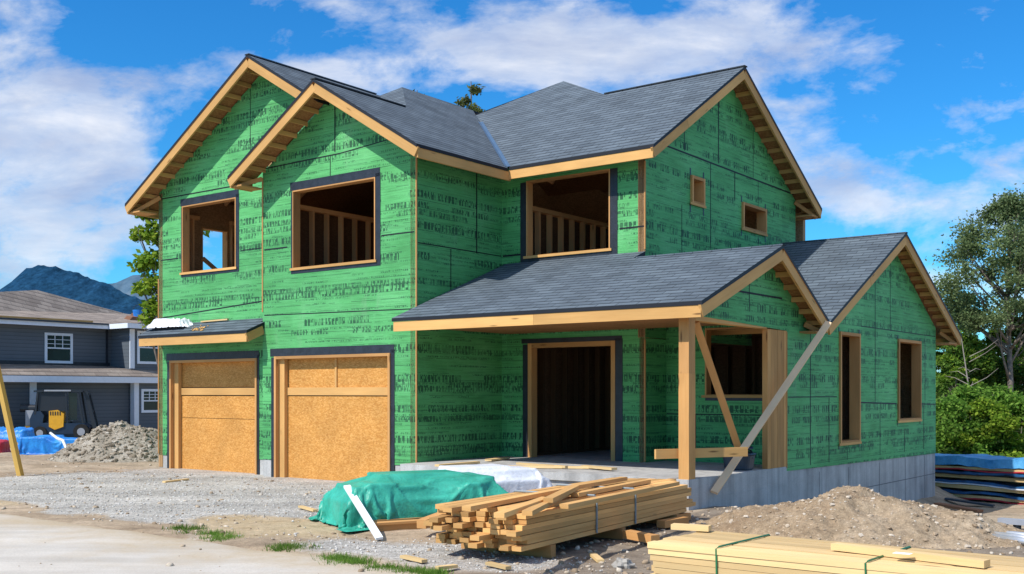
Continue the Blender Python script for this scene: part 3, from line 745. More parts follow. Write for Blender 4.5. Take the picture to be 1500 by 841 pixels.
# studs seen in the wing windows
for (a, z0, z1) in ((5.75, .5, 2.85), (6.2, .5, 2.85), (9.35, .5, 2.85), (9.8, .5, 2.85), (10.3, .5, 2.85)):
    m2 = MB(); m2.box(U2-1.2, U2-1.1, a+.3, a+.38, z0, z1); m2.build('stud', M['stud'], H)
ws = MB(); ws.box(2.4, U2-.3, 3.5, 11.7, .30, .34); ws.build('floor_slab', M['conc'], H)
gp = MB(); gp.face([(4.55, 4.9, .43), (5.55, 4.9, .43), (5.55, 4.9, 2.9), (4.55, 4.9, 2.9)], 0, [(0, 0), (1, 0), (1, 2.5), (0, 2.5)]); gp.build('inner_panel', M['sheath_s'], H)
gd = MB(); gd.beam((4.9, 4.4, 1.5), (5.5, 4.4, 2.2), .03, .05); gd.build('inner_brace', M['stud'], H)
sc_ = MB(); sc_.box(U2+.006, U2+.03, 3.3, 3.33, .35, .36); 

# ------------------------------------------------------------------ loose timber around the porch
def board(name, label, cat, p, q, w, h, mat, group=None, up=(0, 0, 1)):
    p = Vector(p); q = Vector(q); o = Vector(((p.x+q.x)/2, (p.y+q.y)/2, min(p.z, q.z)))
    mb = MB(); mb.beam(p, q, w, h, up=up)
    return tag(mb.build(name, M[mat], origin=o), label, cat, group)
board('plank', 'long grey weathered plank leaning diagonally against the porch gable, its foot at the concrete wall', 'plank', W(5.83, .2, .2), W(6.16, 3.95, 2.93), .11, .045, 'grey_wood', up=(0, -.5, .6))
board('brace_board', 'brown diagonal brace inside the porch running from post top down to the black tub', 'brace', W(5.68, -.1, 2.74), W(5.45, 2.05, .50), .11, .045, 'frame', up=(0, 1, .8))
board('crossbar_board', 'short yellow board fixed level across the foot of the porch post', 'board', W(5.35, -.72, .80), W(6.12, .72, .80), .045, .14, 'lumber')

def at_z(px, py, z):
    t = (1.7-z)/((py-HOR)/F); return Vector(((px-750)/F*t, t, z))

# tub on the slab
tb = thing('black_tub', 'dark plastic tool tub standing on the porch slab beside the wide wooden column', 'tub', W(5.45, 1.85, .43), ua)
mb = MB(); ring = []
for z, r in ((0, .16), (.02, .175), (.24, .20), (.26, .215), (.28, .21), (.27, .19), (.05, .165)):
    ring.append([(r*1.25*math.copysign(abs(math.cos(t))**.6, math.cos(t)), r*math.copysign(abs(math.sin(t))**.6, math.sin(t)), z) for t in [2*math.pi*k/24 for k in range(24)]])
mb.grid(ring, close=True); mb.face(ring[0][::-1]); mb.build('body', M['bin'], tb)
mb = MB(); mb.tube([(.24*math.cos(t), .0+.1*math.sin(t*2), .2+.16*math.sin(t)) for t in [math.pi*k/12 for k in range(13)]], .014, 6); mb.build('handle', M['mblack'], tb)
mb = MB(); mb.tube([(.05+.17*math.cos(t), .05+.12*math.sin(t), .27+.01*k) for k, t in enumerate([k*.7 for k in range(16)])], .016, 6); mb.build('hose_coil', M['navy'], tb)

# scraps on the slab
for i, (p, q, w, lab) in enumerate(((at_z(640, 682, .46), at_z(700, 677, .46), .10, 'tan offcut lying on the slab nearest the garage corner'),
                                    (at_z(690, 683, .46), at_z(880, 685, .46), .09, 'long thin wooden batten lying along the front edge of the porch slab'),
                                    (at_z(715, 674, .46), at_z(742, 671, .46), .14, 'short thick wood block on the slab near the inner corner'),
                                    (at_z(758, 679, .47), at_z(830, 684, .47), .07, 'slim wood strip lying on the slab in front of the door opening'),
                                    (at_z(855, 683, .47), at_z(900, 687, .47), .12, 'wood offcut on the slab right below the door opening'))):
    board('offcut', lab, 'offcut', p, q, w, .035, 'pale', 'wood offcuts on the porch slab')

# ------------------------------------------------------------------ lumber stacks
def lumber_stack(label, origin, ang, L, cols, rows, bw, bh, mat, jit, z0, missing=0., seed=1):
    r = random.Random(seed)
    st = thing('lumber_stack', label, 'lumber stack', origin, ang)
    k = 0
    for j in range(rows):
        for i in range(cols):
            if k >= 99: break
            if j == rows-1 and r.random() < missing: continue
            dx = r.uniform(-jit, jit)*(1.5 if r.random() < .2 else .6); l = L+r.uniform(-jit, jit)
            y = (i-(cols-1)/2)*(bw*1.05)+r.uniform(-.007, .007); z = z0+bh/2+j*(bh*1.05)+r.uniform(-.003, .003)
            tl = r.uniform(-.008, .008)
            mb = MB(); mb.beam((dx, y+tl, z), (dx+l, y-tl, z), bw*.97, bh*.97); mb.build('board', M[mat], st); k += 1
    return st
# stack of mixed pine studs in front of the porch (long axis points into the picture)
o1 = Vector((-.34, 10.92, 0)); a1 = math.atan2(.849, .528)
s1 = lumber_stack('large strapped stack of orange pine studs before the porch, ragged ends facing left', o1, a1, 4.25, 9, 8, .114, .049, 'pine', .17, .13, .35, 3)
for x in (.55, 2.2, 3.8):
    mb = MB(); mb.box(x-.05, x+.05, -.56, .56, .0, .128); mb.build('dunnage_block', M['frame'], s1)
for x in (1.55, 2.55):
    mb = MB(); mb.tube([(x, -.545, .14), (x, -.545, .535), (x, -.52, .555), (x, .52, .555), (x, .545, .535), (x, .545, .14)], .012, 6)
    mb.build('strap', M['strap_grey'], s1)
top = .13+8*.049*1.05
for (p, q, zz, lab) in (((683, 745), (822, 718), .03, 'thick pine board lying loose along the far left edge of the strapped stack'),
                        ((828, 716), (914, 701), .05, 'pine board lying loose at the back of the stack, its far end toward the slab'),
                        ((842, 725), (948, 705), .03, 'pine board lying loose on the stack second from the right at the far end'),
                        ((731, 755), (800, 731), .06, 'short pine board lying askew on the front end of the stack'),
                        ((772, 752), (830, 722), .04, 'pine offcut lying across the stack beneath the topmost one'),
                        ((803, 733), (842, 714), .085, 'topmost short pine offcut lying across the stack'),
                        ((826, 742), (990, 708), .02, 'long pine board along the right top edge of the strapped stack')):
    z = top+zz; board('loose_board', lab, 'board', at_z(*p, z), at_z(*q, z), .10, .046, 'pine', 'loose boards on the strapped stack')
# two more loose boards at the left side
board('loose_board', 'pine board sticking out left from beneath the tarpaulin side of the stack', 'board', at_z(635, 762, .42), at_z(760, 735, .42), .1, .046, 'pine', 'loose boards on the strapped stack')
board('loose_board', 'lower pine board sticking out left of the strapped stack', 'board', at_z(641, 774, .34), at_z(760, 748, .34), .1, .046, 'pine', 'loose boards on the strapped stack')
# timber offcuts on ground beneath right end
for (p, q, lab) in (((918, 782), (960, 790), 'short timber block on the soil under the right side of the stack'), ((968, 768), (1003, 762), 'timber block on the soil at the far right end of the stack'),
                    ((985, 760), (1006, 756), 'smallest timber block on the soil at the far end of the stack')):
    board('timber_block', lab, 'timber block', at_z(*p, .07), at_z(*q, .07), .12, .09, 'frame', 'timber blocks around the stack')
for (p, q, lab) in (((590, 815), (622, 822), 'small wood offcut on the gravel left of the strapped stack'), ((640, 832), (668, 829), 'thin wood scrap lying by the grass in front of the strapped stack'),
                    ((715, 825), (745, 832), 'wood scrap on the gravel under the front end of the strapped stack'), ((868, 812), (880, 822), 'tiny wood chip on the soil between the two lumber stacks'), ((240, 706), (275, 702), 'pale strip of wood on the driveway before the left garage door'), ((440, 742), (462, 748), 'short scrap on the driveway left of the green tarpaulin')):
    board('wood_scrap', lab, 'scrap', at_z(*p, .03), at_z(*q, .03), .07, .03, 'pale')
# pale bundle at the lower right
f2 = at_z(961, 789, .52); o2 = Vector((f2.x, f2.y, 0))+Vector((-AY, AX, 0))*.36
s2 = lumber_stack('green strapped bundle of pale spruce boards at the lower right edge', o2, ua, 5.2, 8, 9, .112, .048, 'pale', .035, .055, .0, 9)
for x in (.6, 1.75, 3.25):
    mb = MB(); h = .055+9*.048*1.05+.004
    mb.tube([(x, -.475, .05), (x-.01, -.475, h-.01), (x, -.45, h+.004), (x+.015, .44, h+.004), (x+.015, .465, h-.01), (x+.015, .47, .05)], .0075, 6); mb.build('strap', M['strap_green'], s2)
for x in (.4, 2.5, 4.6):
    mb = MB(); mb.box(x-.05, x+.05, -.47, .47, .0, .053); mb.build('dunnage_block', M['frame'], s2)
h2 = .055+9*.048*1.05
lb = board('loose_board', 'pale spruce board lying loose on the green strapped bundle with a white sticker', 'board', at_z(1222, 800, h2+.03), at_z(1446, 826, h2+.03), .10, .05, 'pale')
pl = at_z(1322, 810.5, h2+.0565); mb = MB(); d = Vector((AX, AY, 0)); n2 = Vector((-AY, AX, 0))
mb.face([pl-d*.06-n2*.045, pl+d*.06-n2*.045, pl+d*.06+n2*.045, pl-d*.06+n2*.045]); st = mb.build('sticker', M['white'])
st.parent = lb; st.matrix_parent_inverse = lb.matrix_world.inverted(); st.location = -Vector(lb.location)*0
st.matrix_parent_inverse.identity(); st.location = -Vector(lb.location)
for ang_, lab in ((0, 'short pale board lying behind the green strapped bundle on its far left top edge'),):
    board('loose_board', lab, 'board', at_z(985, 771, h2+.03), at_z(1040, 774, h2+.03), .10, .046, 'pale')

# ------------------------------------------------------------------ tarpaulins
def drape(name, mats, loc, rz, sx, sy, Hh, seed, folds=11, famp=.10, n=72, flare=.10, lift=None, wr=.03, tilt=0., parent=None):
    mb = MB(); rows = []
    for i in range(n+1):
        row = []
        for j in range(n+1):
            a = -1+2*i/n; b = -1+2*j/n
            r = (abs(a)**5+abs(b)**5)**.2
            th = math.atan2(b, a)
            rc = .62
            if r < 1e-6: X = Y = 0; q = 0
            elif r <= rc: X, Y = a/rc, b/rc; q = 0
            else:
                q = min(1.35, (r-rc)/(1-rc)); k = r/rc
                X, Y = a/rc/k, b/rc/k
            nz = noise.noise(Vector((th*1.7, seed, 0)))
            fo = (1-2*abs(math.sin(th*folds*.5+nz*4))**.7)*.65+math.sin(th*folds*2.3+seed+nz*3)*.35
            sk = 1+(flare*q+famp*q*fo*(.6+.6*nz))
            x = X*sx*sk; y = Y*sy*sk
            edge = max(abs(X), abs(Y))
            lump = fbm(x*.9+seed, y*.9, 0, 3)*.16
            hh = Hh*(1+lump+tilt*X)*(1-.12*edge**6)
            drop = min(q, 1.)
            lf = lift(th) if lift else 0.
            z = hh*(1-drop*(1-lf)) if q > 0 else hh
            rid = 1-abs(noise.noise(Vector((x*2.2+seed, y*2.4-x*1.5, seed))))*2; rid = max(rid, 1-abs(noise.noise(Vector((x*4.1-y*2.2+seed, y*3.1+x*2.5, seed+5))))*2.3)
            z += wr*max(0, rid-.45)**1.6*2.4*(1-.4*drop)+.012*fbm(x*6, y*6, seed, 2)
            x += .03*fbm(x*3, z*4, seed+3, 2)*(1+q); y += .03*fbm(y*3, z*4, seed+9, 2)*(1+q)
            row.append((x, y, max(z, .012)))
        rows.append(row)
    mb.grid(rows)
    ob = mb.build(name, mats, parent, smooth=True); ob.location = loc; ob.rotation_euler = (0, 0, rz)
    return ob
tg = sheet('green_tarp', SHEETS[0], M['tarp_g'], (-1.24, 14.2, 0), R(26)); tg.scale = (1.10, 1.06, 1.12)
tag(tg, 'green tarpaulin draped over a pile beside the strapped lumber stack', 'tarpaulin')
tw = sheet('white_tarp', SHEETS[1], M['tarp_w'], (-.42, 15.6, 0), R(30)); tw.scale = (1.08, 1.0, 1.06)
tag(tw, 'white sheeting over a pile right behind the green tarpaulin', 'sheeting')
# what lies under the green tarp
pt = thing('pallet', 'low wooden pallet with timber showing under the lifted edge of the green tarpaulin', 'pallet', (-1.1, 14.0, 0), R(28))
for i in range(5):
    mb = MB(); mb.box(-.95, .98, -.62+i*.27, -.48+i*.27, .09, .12); mb.build('slat', M['frame'], pt)
for y in (-.6, 0, .5):
    mb = MB(); mb.box(-.95, .95, y, y+.09, 0, .089); mb.build('runner', M['frame'], pt)
board('timber_block', 'brown timber end poking out from under the green tarpaulin', 'timber block', at_z(617, 768, .16), at_z(640, 756, .22)+Vector((.2, .5, 0)), .12, .10, 'frame')
board('white_plank', 'white painted plank leaning on the front of the green tarpaulin', 'plank', at_z(556, 789, .02), W(*UV(-2.08, 13.55), .52), .085, .03, 'white', up=(.3, -.8, .4))
# ------------------------------------------------------------------ dirt mound, rubble heap, rock
def heap(name, mat, smat, loc, rx, ry, h, seed, nst, smin, smax, label, cat, rz=0., peak=1.2, n=110, bumps=.10, skew=(0, 0)):
    vs = []; fs = []
    for i in range(n+1):
        for j in range(n+1):
            a, b = -1.1+2.2*i/n, -1.1+2.2*j/n; r = math.hypot(a-skew[0]*(1-abs(a)), b-skew[1]*(1-abs(b)))
            ang = math.atan2(b, a); r2 = r*(1+.16*noise.noise(Vector((math.cos(ang)*1.3, math.sin(ang)*1.3, seed))))
            z = h*max(0, (1-r2**peak)) if r2 < 1 else 0
            x, y = a*rx, b*ry
            k = sm((1.08-r2)/.3)
            z = z*(1+.35*fbm(x*.8, y*.8, seed, 4))+k*(bumps*fbm(x*1.7, y*1.7, seed+5, 6)+.03*fbm(x*9, y*9, seed, 3))
            z = z-.06*(1-sm((1.06-r2)/.12))
            vs.append((x, y, z))
    for i in range(n):
        for j in range(n):
            p = i*(n+1)+j; fs.append((p, p+n+1, p+n+2, p+1))
    V = np.array(vs); Fq = np.array(fs)
    me_tris = np.concatenate([Fq[:, [0, 1, 2]], Fq[:, [0, 2, 3]]])
    pts = []
    r_ = random.Random(seed)
    while len(pts) < nst:
        a, b = r_.uniform(-1, 1), r_.uniform(-1, 1)
        if math.hypot(a, b) > 1.02: continue
        i, j = int((a+1.1)/2.2*n), int((b+1.1)/2.2*n); p = vs[i*(n+1)+j]
        pts.append((p[0], p[1], p[2]))
    SV, SF = stone_arrays(np.array(pts), smin, smax, seed)
    nb = len(V)
    ob = rawmesh(name, np.concatenate([V, SV]), np.concatenate([me_tris, SF+nb]), 3, [M[mat], M[smat]], loc=loc, smooth=False)
    mi = np.zeros(len(me_tris)+len(SF), dtype=np.int32); mi[len(me_tris):] = 1
    ob.data.polygons.foreach_set('material_index', mi)
    smf = np.ones(len(mi), dtype=bool); smf[len(me_tris):] = False; ob.data.polygons.foreach_set('use_smooth', smf)
    ob.rotation_euler = (0, 0, rz)
    return tag(ob, label, cat)
ico = None
def ico_arrays():
    t = (1+5**.5)/2
    v = np.array([(-1, t, 0), (1, t, 0), (-1, -t, 0), (1, -t, 0), (0, -1, t), (0, 1, t), (0, -1, -t), (0, 1, -t), (t, 0, -1), (t, 0, 1), (-t, 0, -1), (-t, 0, 1)], float)
    v /= np.linalg.norm(v[0])
    f = np.array([(0, 11, 5), (0, 5, 1), (0, 1, 7), (0, 7, 10), (0, 10, 11), (1, 5, 9), (5, 11, 4), (11, 10, 2), (10, 7, 6), (7, 1, 8), (3, 9, 4), (3, 4, 2), (3, 2, 6), (3, 6, 8), (3, 8, 9), (4, 9, 5), (2, 4, 11), (6, 2, 10), (8, 6, 7), (9, 8, 1)])
    return v, f
ICO = ico_arrays()
def stone_arrays(pts, smin, smax, seed):
    g = np.random.default_rng(int(seed*10)); n = len(pts); v, f = ICO
    s = smin*(smax/smin)**(g.random(n)**2.2)
    sc = s[:, None]*np.stack([g.uniform(.7, 1.3, n), g.uniform(.6, 1.2, n), g.uniform(.45, .9, n)], 1)
    jit = 1+g.uniform(-.28, .28, (n, 12))
    P = v[None]*jit[..., None]*sc[:, None, :]
    a = g.uniform(0, 6.28, n); ca, sa = np.cos(a), np.sin(a)
    X = P[..., 0]*ca[:, None]-P[..., 1]*sa[:, None]; Y = P[..., 0]*sa[:, None]+P[..., 1]*ca[:, None]
    P = np.stack([X, Y, P[..., 2]], -1)+pts[:, None, :]
    FF = f[None]+(np.arange(n)*12)[:, None, None]
    return P.reshape(-1, 3), FF.reshape(-1, 3)
heap('dirt_mound', 'soil', 'stone_b', (4.2, 13.2, -.12), 2.15, 1.75, .60, 3.3, 2600, .006, .04, 'wide low mound of brown dirt and pebbles in front of the wing foundation', 'dirt mound', rz=ua*.7, peak=1.5, bumps=.13)
heap('rubble_heap', 'rub', 'stone_r', (-9.9, 27.6, -.05), 2.0, 1.6, 1.05, 5.5, 3000, .012, .085, 'steep grey heap of broken concrete and soil left of the garages', 'rubble heap', peak=1.15, n=80)
def rock(loc, s, seed, label, name='rock'):
    mb = MB(); rows = []
    for i in range(13):
        t = math.pi*i/12; row = []
        for j in range(20):
            p = 2*math.pi*j/20; d = Vector((math.sin(t)*math.cos(p), math.sin(t)*math.sin(p), math.cos(t)))
            k = s*(1+.5*noise.noise(d*1.6+Vector((seed, 0, 0)))+.12*noise.noise(d*5))
            row.append((d.x*k*1.1, d.y*k*.9, d.z*k*.8+s*.45))
        rows.append(row)
    mb.grid(rows, close=True); return tag(mb.build(name, concrete('rock_face', (.42, .39, .35), .3), origin=(0, 0, 0), smooth=False), label, 'rock')
r1 = rock(None, .085, 2, 'fist sized pale rock on the soil between the two lumber stacks'); r1.location = at_z(913, 833, .0)

# ------------------------------------------------------------------ ground and road
def zones(x, y):
    """weights gravel / sand / soil / pale"""
    u, v = UV(x, y); n = fbm(x*.45, y*.45, 3., 4)
    drive = sm((v+6.6+n*.8)/.9)*sm((1.1-v)/1.)*sm((3.2-u+n*1.5)/1.6)*sm((u+8.6+n)/1.6)
    d1 = math.hypot((u-2.6)/1.9, (v+5.4)/1.0); sand = sm(1.25-d1+n*.5)
    d2 = math.hypot((u+3.2)/1.3, (v+6.1)/.5); sand = max(sand, .8*sm(1.2-d2+n*.6))
    soil = sm((u-5.2+n*1.2)/1.2)*sm((4.5-v)/2)
    pale = sm((u-8.5+n)/2)*sm((v-.5+n)/2.5)
    strip = sm((u-1.0)/1.5)*sm((6.6-u)/.8)*sm((-4.3-v+n)/.8)*.0
    grav2 = sm(1.3-math.hypot((u-5.7)/2.2, (v+5.9)/.9)+n*.4)
    drive = max(drive*(1-sand), grav2*.9)
    return drive, sand, soil*(1-grav2), pale
def axis_pts(lo, hi, step, far):
    a = list(np.arange(lo, hi+1e-6, step)); g = []; d = step; x = hi
    while x < far: d *= 1.35; x += d; g.append(x)
    h = []; d = step; x = lo
    while x > -far: d *= 1.35; x -= d; h.append(x)
    return h[::-1]+a+g
XS = axis_pts(-15, 14, .11, 9000); YS = axis_pts(8, 32, .11, 9000)
V = []; Zc = []
for y in YS:
    for x in XS:
        u, v = UV(x, y)
        near = abs(x) < 40 and -5 < y < 60
        z = ground_z(x, y)
        if near:
            w = zones(x, y); road = sm((-6.5-v)/.5)
            z += .03*fbm(x*.7, y*.7, 1., 3)+(.016*fbm(x*4, y*4, 2., 3)*(1-.5*road))
            if -9 < u < 6 and v > -.5: z = min(z, -.02)
            z -= .045*road
            if u < -8.5: z += .05*fbm(x*.6, y*2.2, 9., 3)
        else: w = (0, .3, .2, 0)
        V.append((x, y, z)); Zc.append(w)
nx, ny = len(XS), len(YS)
ii = np.arange(nx*ny).reshape(ny, nx)
Fq = np.stack([ii[:-1, :-1], ii[:-1, 1:], ii[1:, 1:], ii[1:, :-1]], -1).reshape(-1, 4)
t = NT('site_ground'); p = t.obj()
at = t.n('Attribute', attribute_name='zone'); zs = t.sep(at.outputs['Color']); pale_w = at.outputs['Alpha']
f1 = t.noise(p, 9., 6., .7); f2n = t.noise(p, 55., 4., .75); big = t.noise(p, .35, 6., .6)
vo = t.n('TexVoronoi'); t.put(vo, 'Vector', p); t.put(vo, 'Scale', 38.)
vcol = t.sep(vo.outputs['Color'])[0]
dirt = t.ramp(big, [(.3, (.34, .25, .165)), (.5, (.46, .355, .25)), (.7, (.56, .46, .34))])
trk = t.noise(t.map(p, (.5, 3.2, 1)), 1., 5., .65); dirt = t.mix(1, dirt, t.ramp(trk, [(.32, .68), (.62, 1.1)]), 'MULTIPLY')
grav = t.ramp(vcol, [(0., (.46, .425, .375)), (.5, (.60, .565, .51)), (1., (.74, .705, .65))])
grav = t.mix(1, grav, t.ramp(vo.outputs['Distance'], [(.1, 1.06), (.6, .76)]), 'MULTIPLY')
grav = t.mix(1, grav, t.ramp(t.noise(p, .9, 5.), [(.3, .8), (.7, 1.12)]), 'MULTIPLY')
sandc = t.ramp(t.noise(p, 2., 6., .65), [(.3, (.42, .31, .18)), (.7, (.58, .46, .31))])
soilc = t.ramp(t.noise(p, 3., 6., .65), [(.3, (.20, .155, .115)), (.7, (.34, .28, .215))])
palec = t.ramp(t.noise(p, 2., 6.), [(.3, (.38, .355, .32)), (.7, (.52, .49, .45))])
def jit(w): return t.ramp(t.m('ADD', w, t.m('MULTIPLY', t.m('SUBTRACT', f1, .5), .7)), [(.35, 0.), (.65, 1.)])
mp = t.n('Mapping'); t.put(mp, 0, p); t.put(mp, 'Rotation', (0, 0, -ua)); t.put(mp, 'Scale', (.25, 1.5, 1))
grav = t.mix(1, grav, t.ramp(t.noise(mp.outputs[0], 1., 6., .65), [(.32, .70), (.55, 1.04), (.7, 1.12)]), 'MULTIPLY')
c = t.mix(jit(zs[0]), dirt, grav); c = t.mix(jit(zs[2]), c, soilc); c = t.mix(jit(zs[1]), c, sandc); c = t.mix(jit(pale_w), c, palec)
c = t.mix(1, c, t.ramp(f1, [(.28, .72), (.7, 1.18)]), 'MULTIPLY'); c = t.mix(1, c, t.ramp(f2n, [(.3, .75), (.7, 1.2)]), 'MULTIPLY')
gm = t.bsdf(c, .95, .1, t.bump(t.m('ADD', t.m('MULTIPLY', f1, .8), f2n), .6, .03))
gr = rawmesh('ground', V, Fq, 4, gm, smooth=True)
ca = gr.data.color_attributes.new('zone', 'FLOAT_COLOR', 'POINT'); ca.data.foreach_set('color', np.array(Zc, dtype=np.float32).ravel())
tag(gr, kind='structure')
# road of pale worn tarmac along the house front
mb = MB(); rows = []
N_ = 260
for i in range(N_+1):
    u = -60+110*i/N_; ed = -6.72+.22*fbm(u*.35, 0, 5., 3)+.12*fbm(u*1.7, 3., 5., 3)-.6*sm((u-7)/4)
    row = []
    for j in range(26):
        q = j/25; v = ed-(q**1.6)*10.; p_ = W(u, v)
        z = .012*fbm(p_.x*.5, p_.y*.5, 4., 3)-.035*(1-sm(q*9)) + .008
        row.append((p_.x, p_.y, z))
    rows.append(row)
mb.grid(rows, uvs=.2)
t = NT('worn_road'); p = t.obj(); n1 = t.noise(t.map(p, (1, 1, 1)), .5, 7., .62); n2 = t.noise(p, 60., 4., .7)
rc = t.ramp(n1, [(.3, (.47, .425, .365)), (.5, (.56, .515, .455)), (.7, (.63, .585, .525))])
rc = t.mix(1, rc, t.ramp(n2, [(.3, .84), (.7, 1.1)]), 'MULTIPLY')
tr = t.n('Mapping'); t.put(tr, 0, p); t.put(tr, 'Rotation', (0, 0, -ua)); t.put(tr, 'Scale', (.12, 1.6, 1))
rc = t.mix(1, rc, t.ramp(t.noise(tr.outputs[0], 1., 5., .6), [(.35, .82), (.6, 1.06)]), 'MULTIPLY')
q_ = t.m('MULTIPLY', t.sep(t.uv())[0], .2); eg = t.m('ADD', q_, t.m('MULTIPLY', t.m('SUBTRACT', t.noise(p, 1.1, 7., .7), .5), .75))
rc = t.mix(t.ramp(eg, [(.04, 1.), (.34, 0.)]), rc, t.mix(t.noise(p, 25., 4.), (.36, .28, .185), (.56, .46, .33)))
cr = t.n('TexVoronoi', feature='DISTANCE_TO_EDGE'); t.put(cr, 'Vector', p); t.put(cr, 'Scale', .55)
rd = mb.build('road', t.bsdf(rc, .9, .15, t.bump(n2, .3, .01)), smooth=True); tag(rd, kind='structure')
# gravel (loose stones)
def scatter(n, x0, x1, y0, y1, wf, seed):
    r_ = random.Random(seed); out = []
    tries = 0
    while len(out) < n and tries < n*12:
        tries += 1
        # density biased to the camera
        y = y0+(y1-y0)*r_.random()**1.4; x = r_.uniform(x0, x1)
        if r_.random() < wf(x, y): out.append((x, y, ground_z(x, y)+.03*fbm(x*.7, y*.7, 1., 3)+.016*fbm(x*4, y*4, 2., 3)+.004))
    return np.array(out)
def wg(x, y):
    u, v = UV(x, y)
    if v > -.5 and -8.3 < u < 5.8: return 0
    if v < -6.5: return 0
    return zones(x, y)[0]
SV, SF = stone_arrays(scatter(9000, -12, 4, 9.5, 24, wg, 1), .005, .02, 1)
tag(rawmesh('gravel', SV, SF, 3, M['stone'], smooth=False), kind='stuff')
def ws_(x, y):
    u, v = UV(x, y)
    if (v > -.6 and -8.3 < u < 5.9): return 0
    if v < -6.5: return .02
    w = zones(x, y); return .25+.6*w[2]
SV, SF = stone_arrays(scatter(5000, -12, 9, 9, 26, ws_, 2), .008, .045, 2)
tag(rawmesh('loose_stones', SV, SF, 3, M['stone_b'], smooth=False), kind='stuff')
# grass strip along the road edge
gv = []; gf = []
r_ = random.Random(5)
def blade(x, y, z, h, lean):
    a = r_.uniform(0, 6.28); w = r_.uniform(.003, .006); b = len(gv)
    dx, dy = math.cos(a)*w, math.sin(a)*w; la = r_.uniform(0, 6.28)
    gv.extend([(x-dx, y-dy, z), (x+dx, y+dy, z), (x+math.cos(la)*lean, y+math.sin(la)*lean, z+h)]); gf.append((b, b+1, b+2))
pa, pb = at_z(255, 772, 0), at_z(640, 845, 0); L_ = (pb-pa).length; dd = (pb-pa).normalized(); nn = Vector((-dd.y, dd.x, 0))
for k in range(420):
    q = r_.random(); c_ = fbm(q*9, 1.3, 2., 3)
    if c_+.42 < r_.random()*.75*(1.25-.5*q): continue
    cp = pa+dd*(q*L_)+nn*(r_.gauss(0, .09)+.05*math.sin(q*14))
    for i in range(r_.randint(14, 46)):
        rr = abs(r_.gauss(0, .07)); an = r_.uniform(0, 6.28)
        blade(cp.x+rr*math.cos(an), cp.y+rr*math.sin(an), -.015, r_.uniform(.02, .075), r_.uniform(.01, .05))
tag(rawmesh('roadside_grass', gv, gf, 3, M['grass']), kind='stuff')

# ------------------------------------------------------------------ right side yard: wrapped packs, planks, pipes
def bent_slab(mb, P0, d, n, L, w, z0, h, sag, mi=0, seg=16, rough=0., seed=0):
    rows = []
    for i in range(seg+1):
        s = i/seg; c_ = P0+d*(s*L); dz = sag*math.sin(s*3.1+seed)+rough*fbm(s*9, seed, 0, 3)
        jj = rough*fbm(s*7, seed+4, 1, 3)
        rows.append([c_-n*(w/2+jj)+Vector((0, 0, z0+dz)), c_-n*(w/2+jj)+Vector((0, 0, z0+h+dz)), c_+n*w/2+Vector((0, 0, z0+h+dz)), c_+n*w/2+Vector((0, 0, z0+dz))])
    mb.grid(rows, mi, close=True)
    mb.face([tuple(p_) for p_ in rows[0]][::-1], mi); mb.face([tuple(p_) for p_ in rows[-1]], mi)
yd = Vector((AX, AY, 0)).normalized(); a_ = R(-14); yd = Vector((yd.x*math.cos(a_)-yd.y*math.sin(a_), yd.x*math.sin(a_)+yd.y*math.cos(a_), 0)); yn = Vector((-yd.y, yd.x, 0))
YP = Vector((9.6, 29.2, 0)); gz = -.93
labs = ['topmost lumber pack with sagging bright blue wrap in the right hand yard stack', 'second lumber pack from the top with thin blue wrap in the yard stack', 'third lumber pack from the top with blue and white wrap in the yard stack', 'bottom lumber pack resting on red sheeting in the yard stack']
zz = gz+.86
for k, lab in enumerate(labs):
    pk = thing('lumber_pack', lab, 'lumber pack', (0, 0, 0), 0, 'wrapped lumber packs in the yard')
    hh = (.30, .22, .24, .20)[k]; z0 = zz-hh if k else zz; z0 = [gz+.72, gz+.50, gz+.26, gz+.06][k]; hh = [.30, .20, .22, .18][k]
    o_ = YP+Vector((0, 0, z0)); pk.location = o_
    b_ = MB(); bent_slab(b_, Vector((.0, 0, 0)), yd, yn, 7.5, 1.2, 0, hh*(.2 if k == 0 else .42), .03, seed=k*.7); b_.build('boards', M['pale'], pk)
    b_ = MB(); bent_slab(b_, Vector((.0, 0, 0))-yn*.02, yd, yn, 7.5, 1.24, hh*(.24 if k == 0 else .58), hh*(.72 if k == 0 else .30), .035, rough=.07, seg=90, seed=k*.7); b_.build('wrap', M['blue_wrap' if k == 0 else 'blue_dark'], pk)
    b_ = MB(); bent_slab(b_, Vector((.0, 0, 0))-yn*.05, yd, yn, 7.5, 1.2, -.03 if k in (0, 3) else hh*.47, .03, .03, rough=.05, seg=40, seed=k*.7); b_.build('sheet', M['red'] if k in (0, 3) else M['tarp_w'] if k == 2 else M['mblack'], pk)
def yz(px, py):
    p_ = at_z(px, py, -.9); return Vector((p_.x, p_.y, ground_z(p_.x, p_.y)+.05))
board('rusty_plank', 'rust brown plank lying on the ground just right of the wing corner', 'plank', yz(1372, 743), yz(1436, 749), .25, .06, 'rust')
board('shadow_strip', 'dark strip standing in for shadow in front of the wrapped lumber packs', 'plank', yz(1385, 737), yz(1456, 741), .2, .04, 'bin')  # dark strip laid in place of a shadowed hollow
for i, (p_, q_) in enumerate((((1450, 797), (1540, 806)), ((1452, 800), (1545, 811)), ((1455, 804), (1545, 817)))):
    a, b = at_z(*p_, -.08), at_z(*q_, -.08)
    for w_ in (a, b): w_.z = ground_z(w_.x, w_.y)+.05
    tag(MB().tube([a, b], .045, 10).build('metal_pipe', M['alu'], origin=a, smooth=True), 'silver pipe on the ground beyond the dirt mound, %s of three' % ('farthest', 'middle', 'nearest')[i], 'pipe', 'silver pipes beyond the dirt mound')
a, b = at_z(1464, 782, -.12), at_z(1540, 790, -.12); a.z = ground_z(a.x, a.y)+.06; b.z = ground_z(b.x, b.y)+.06
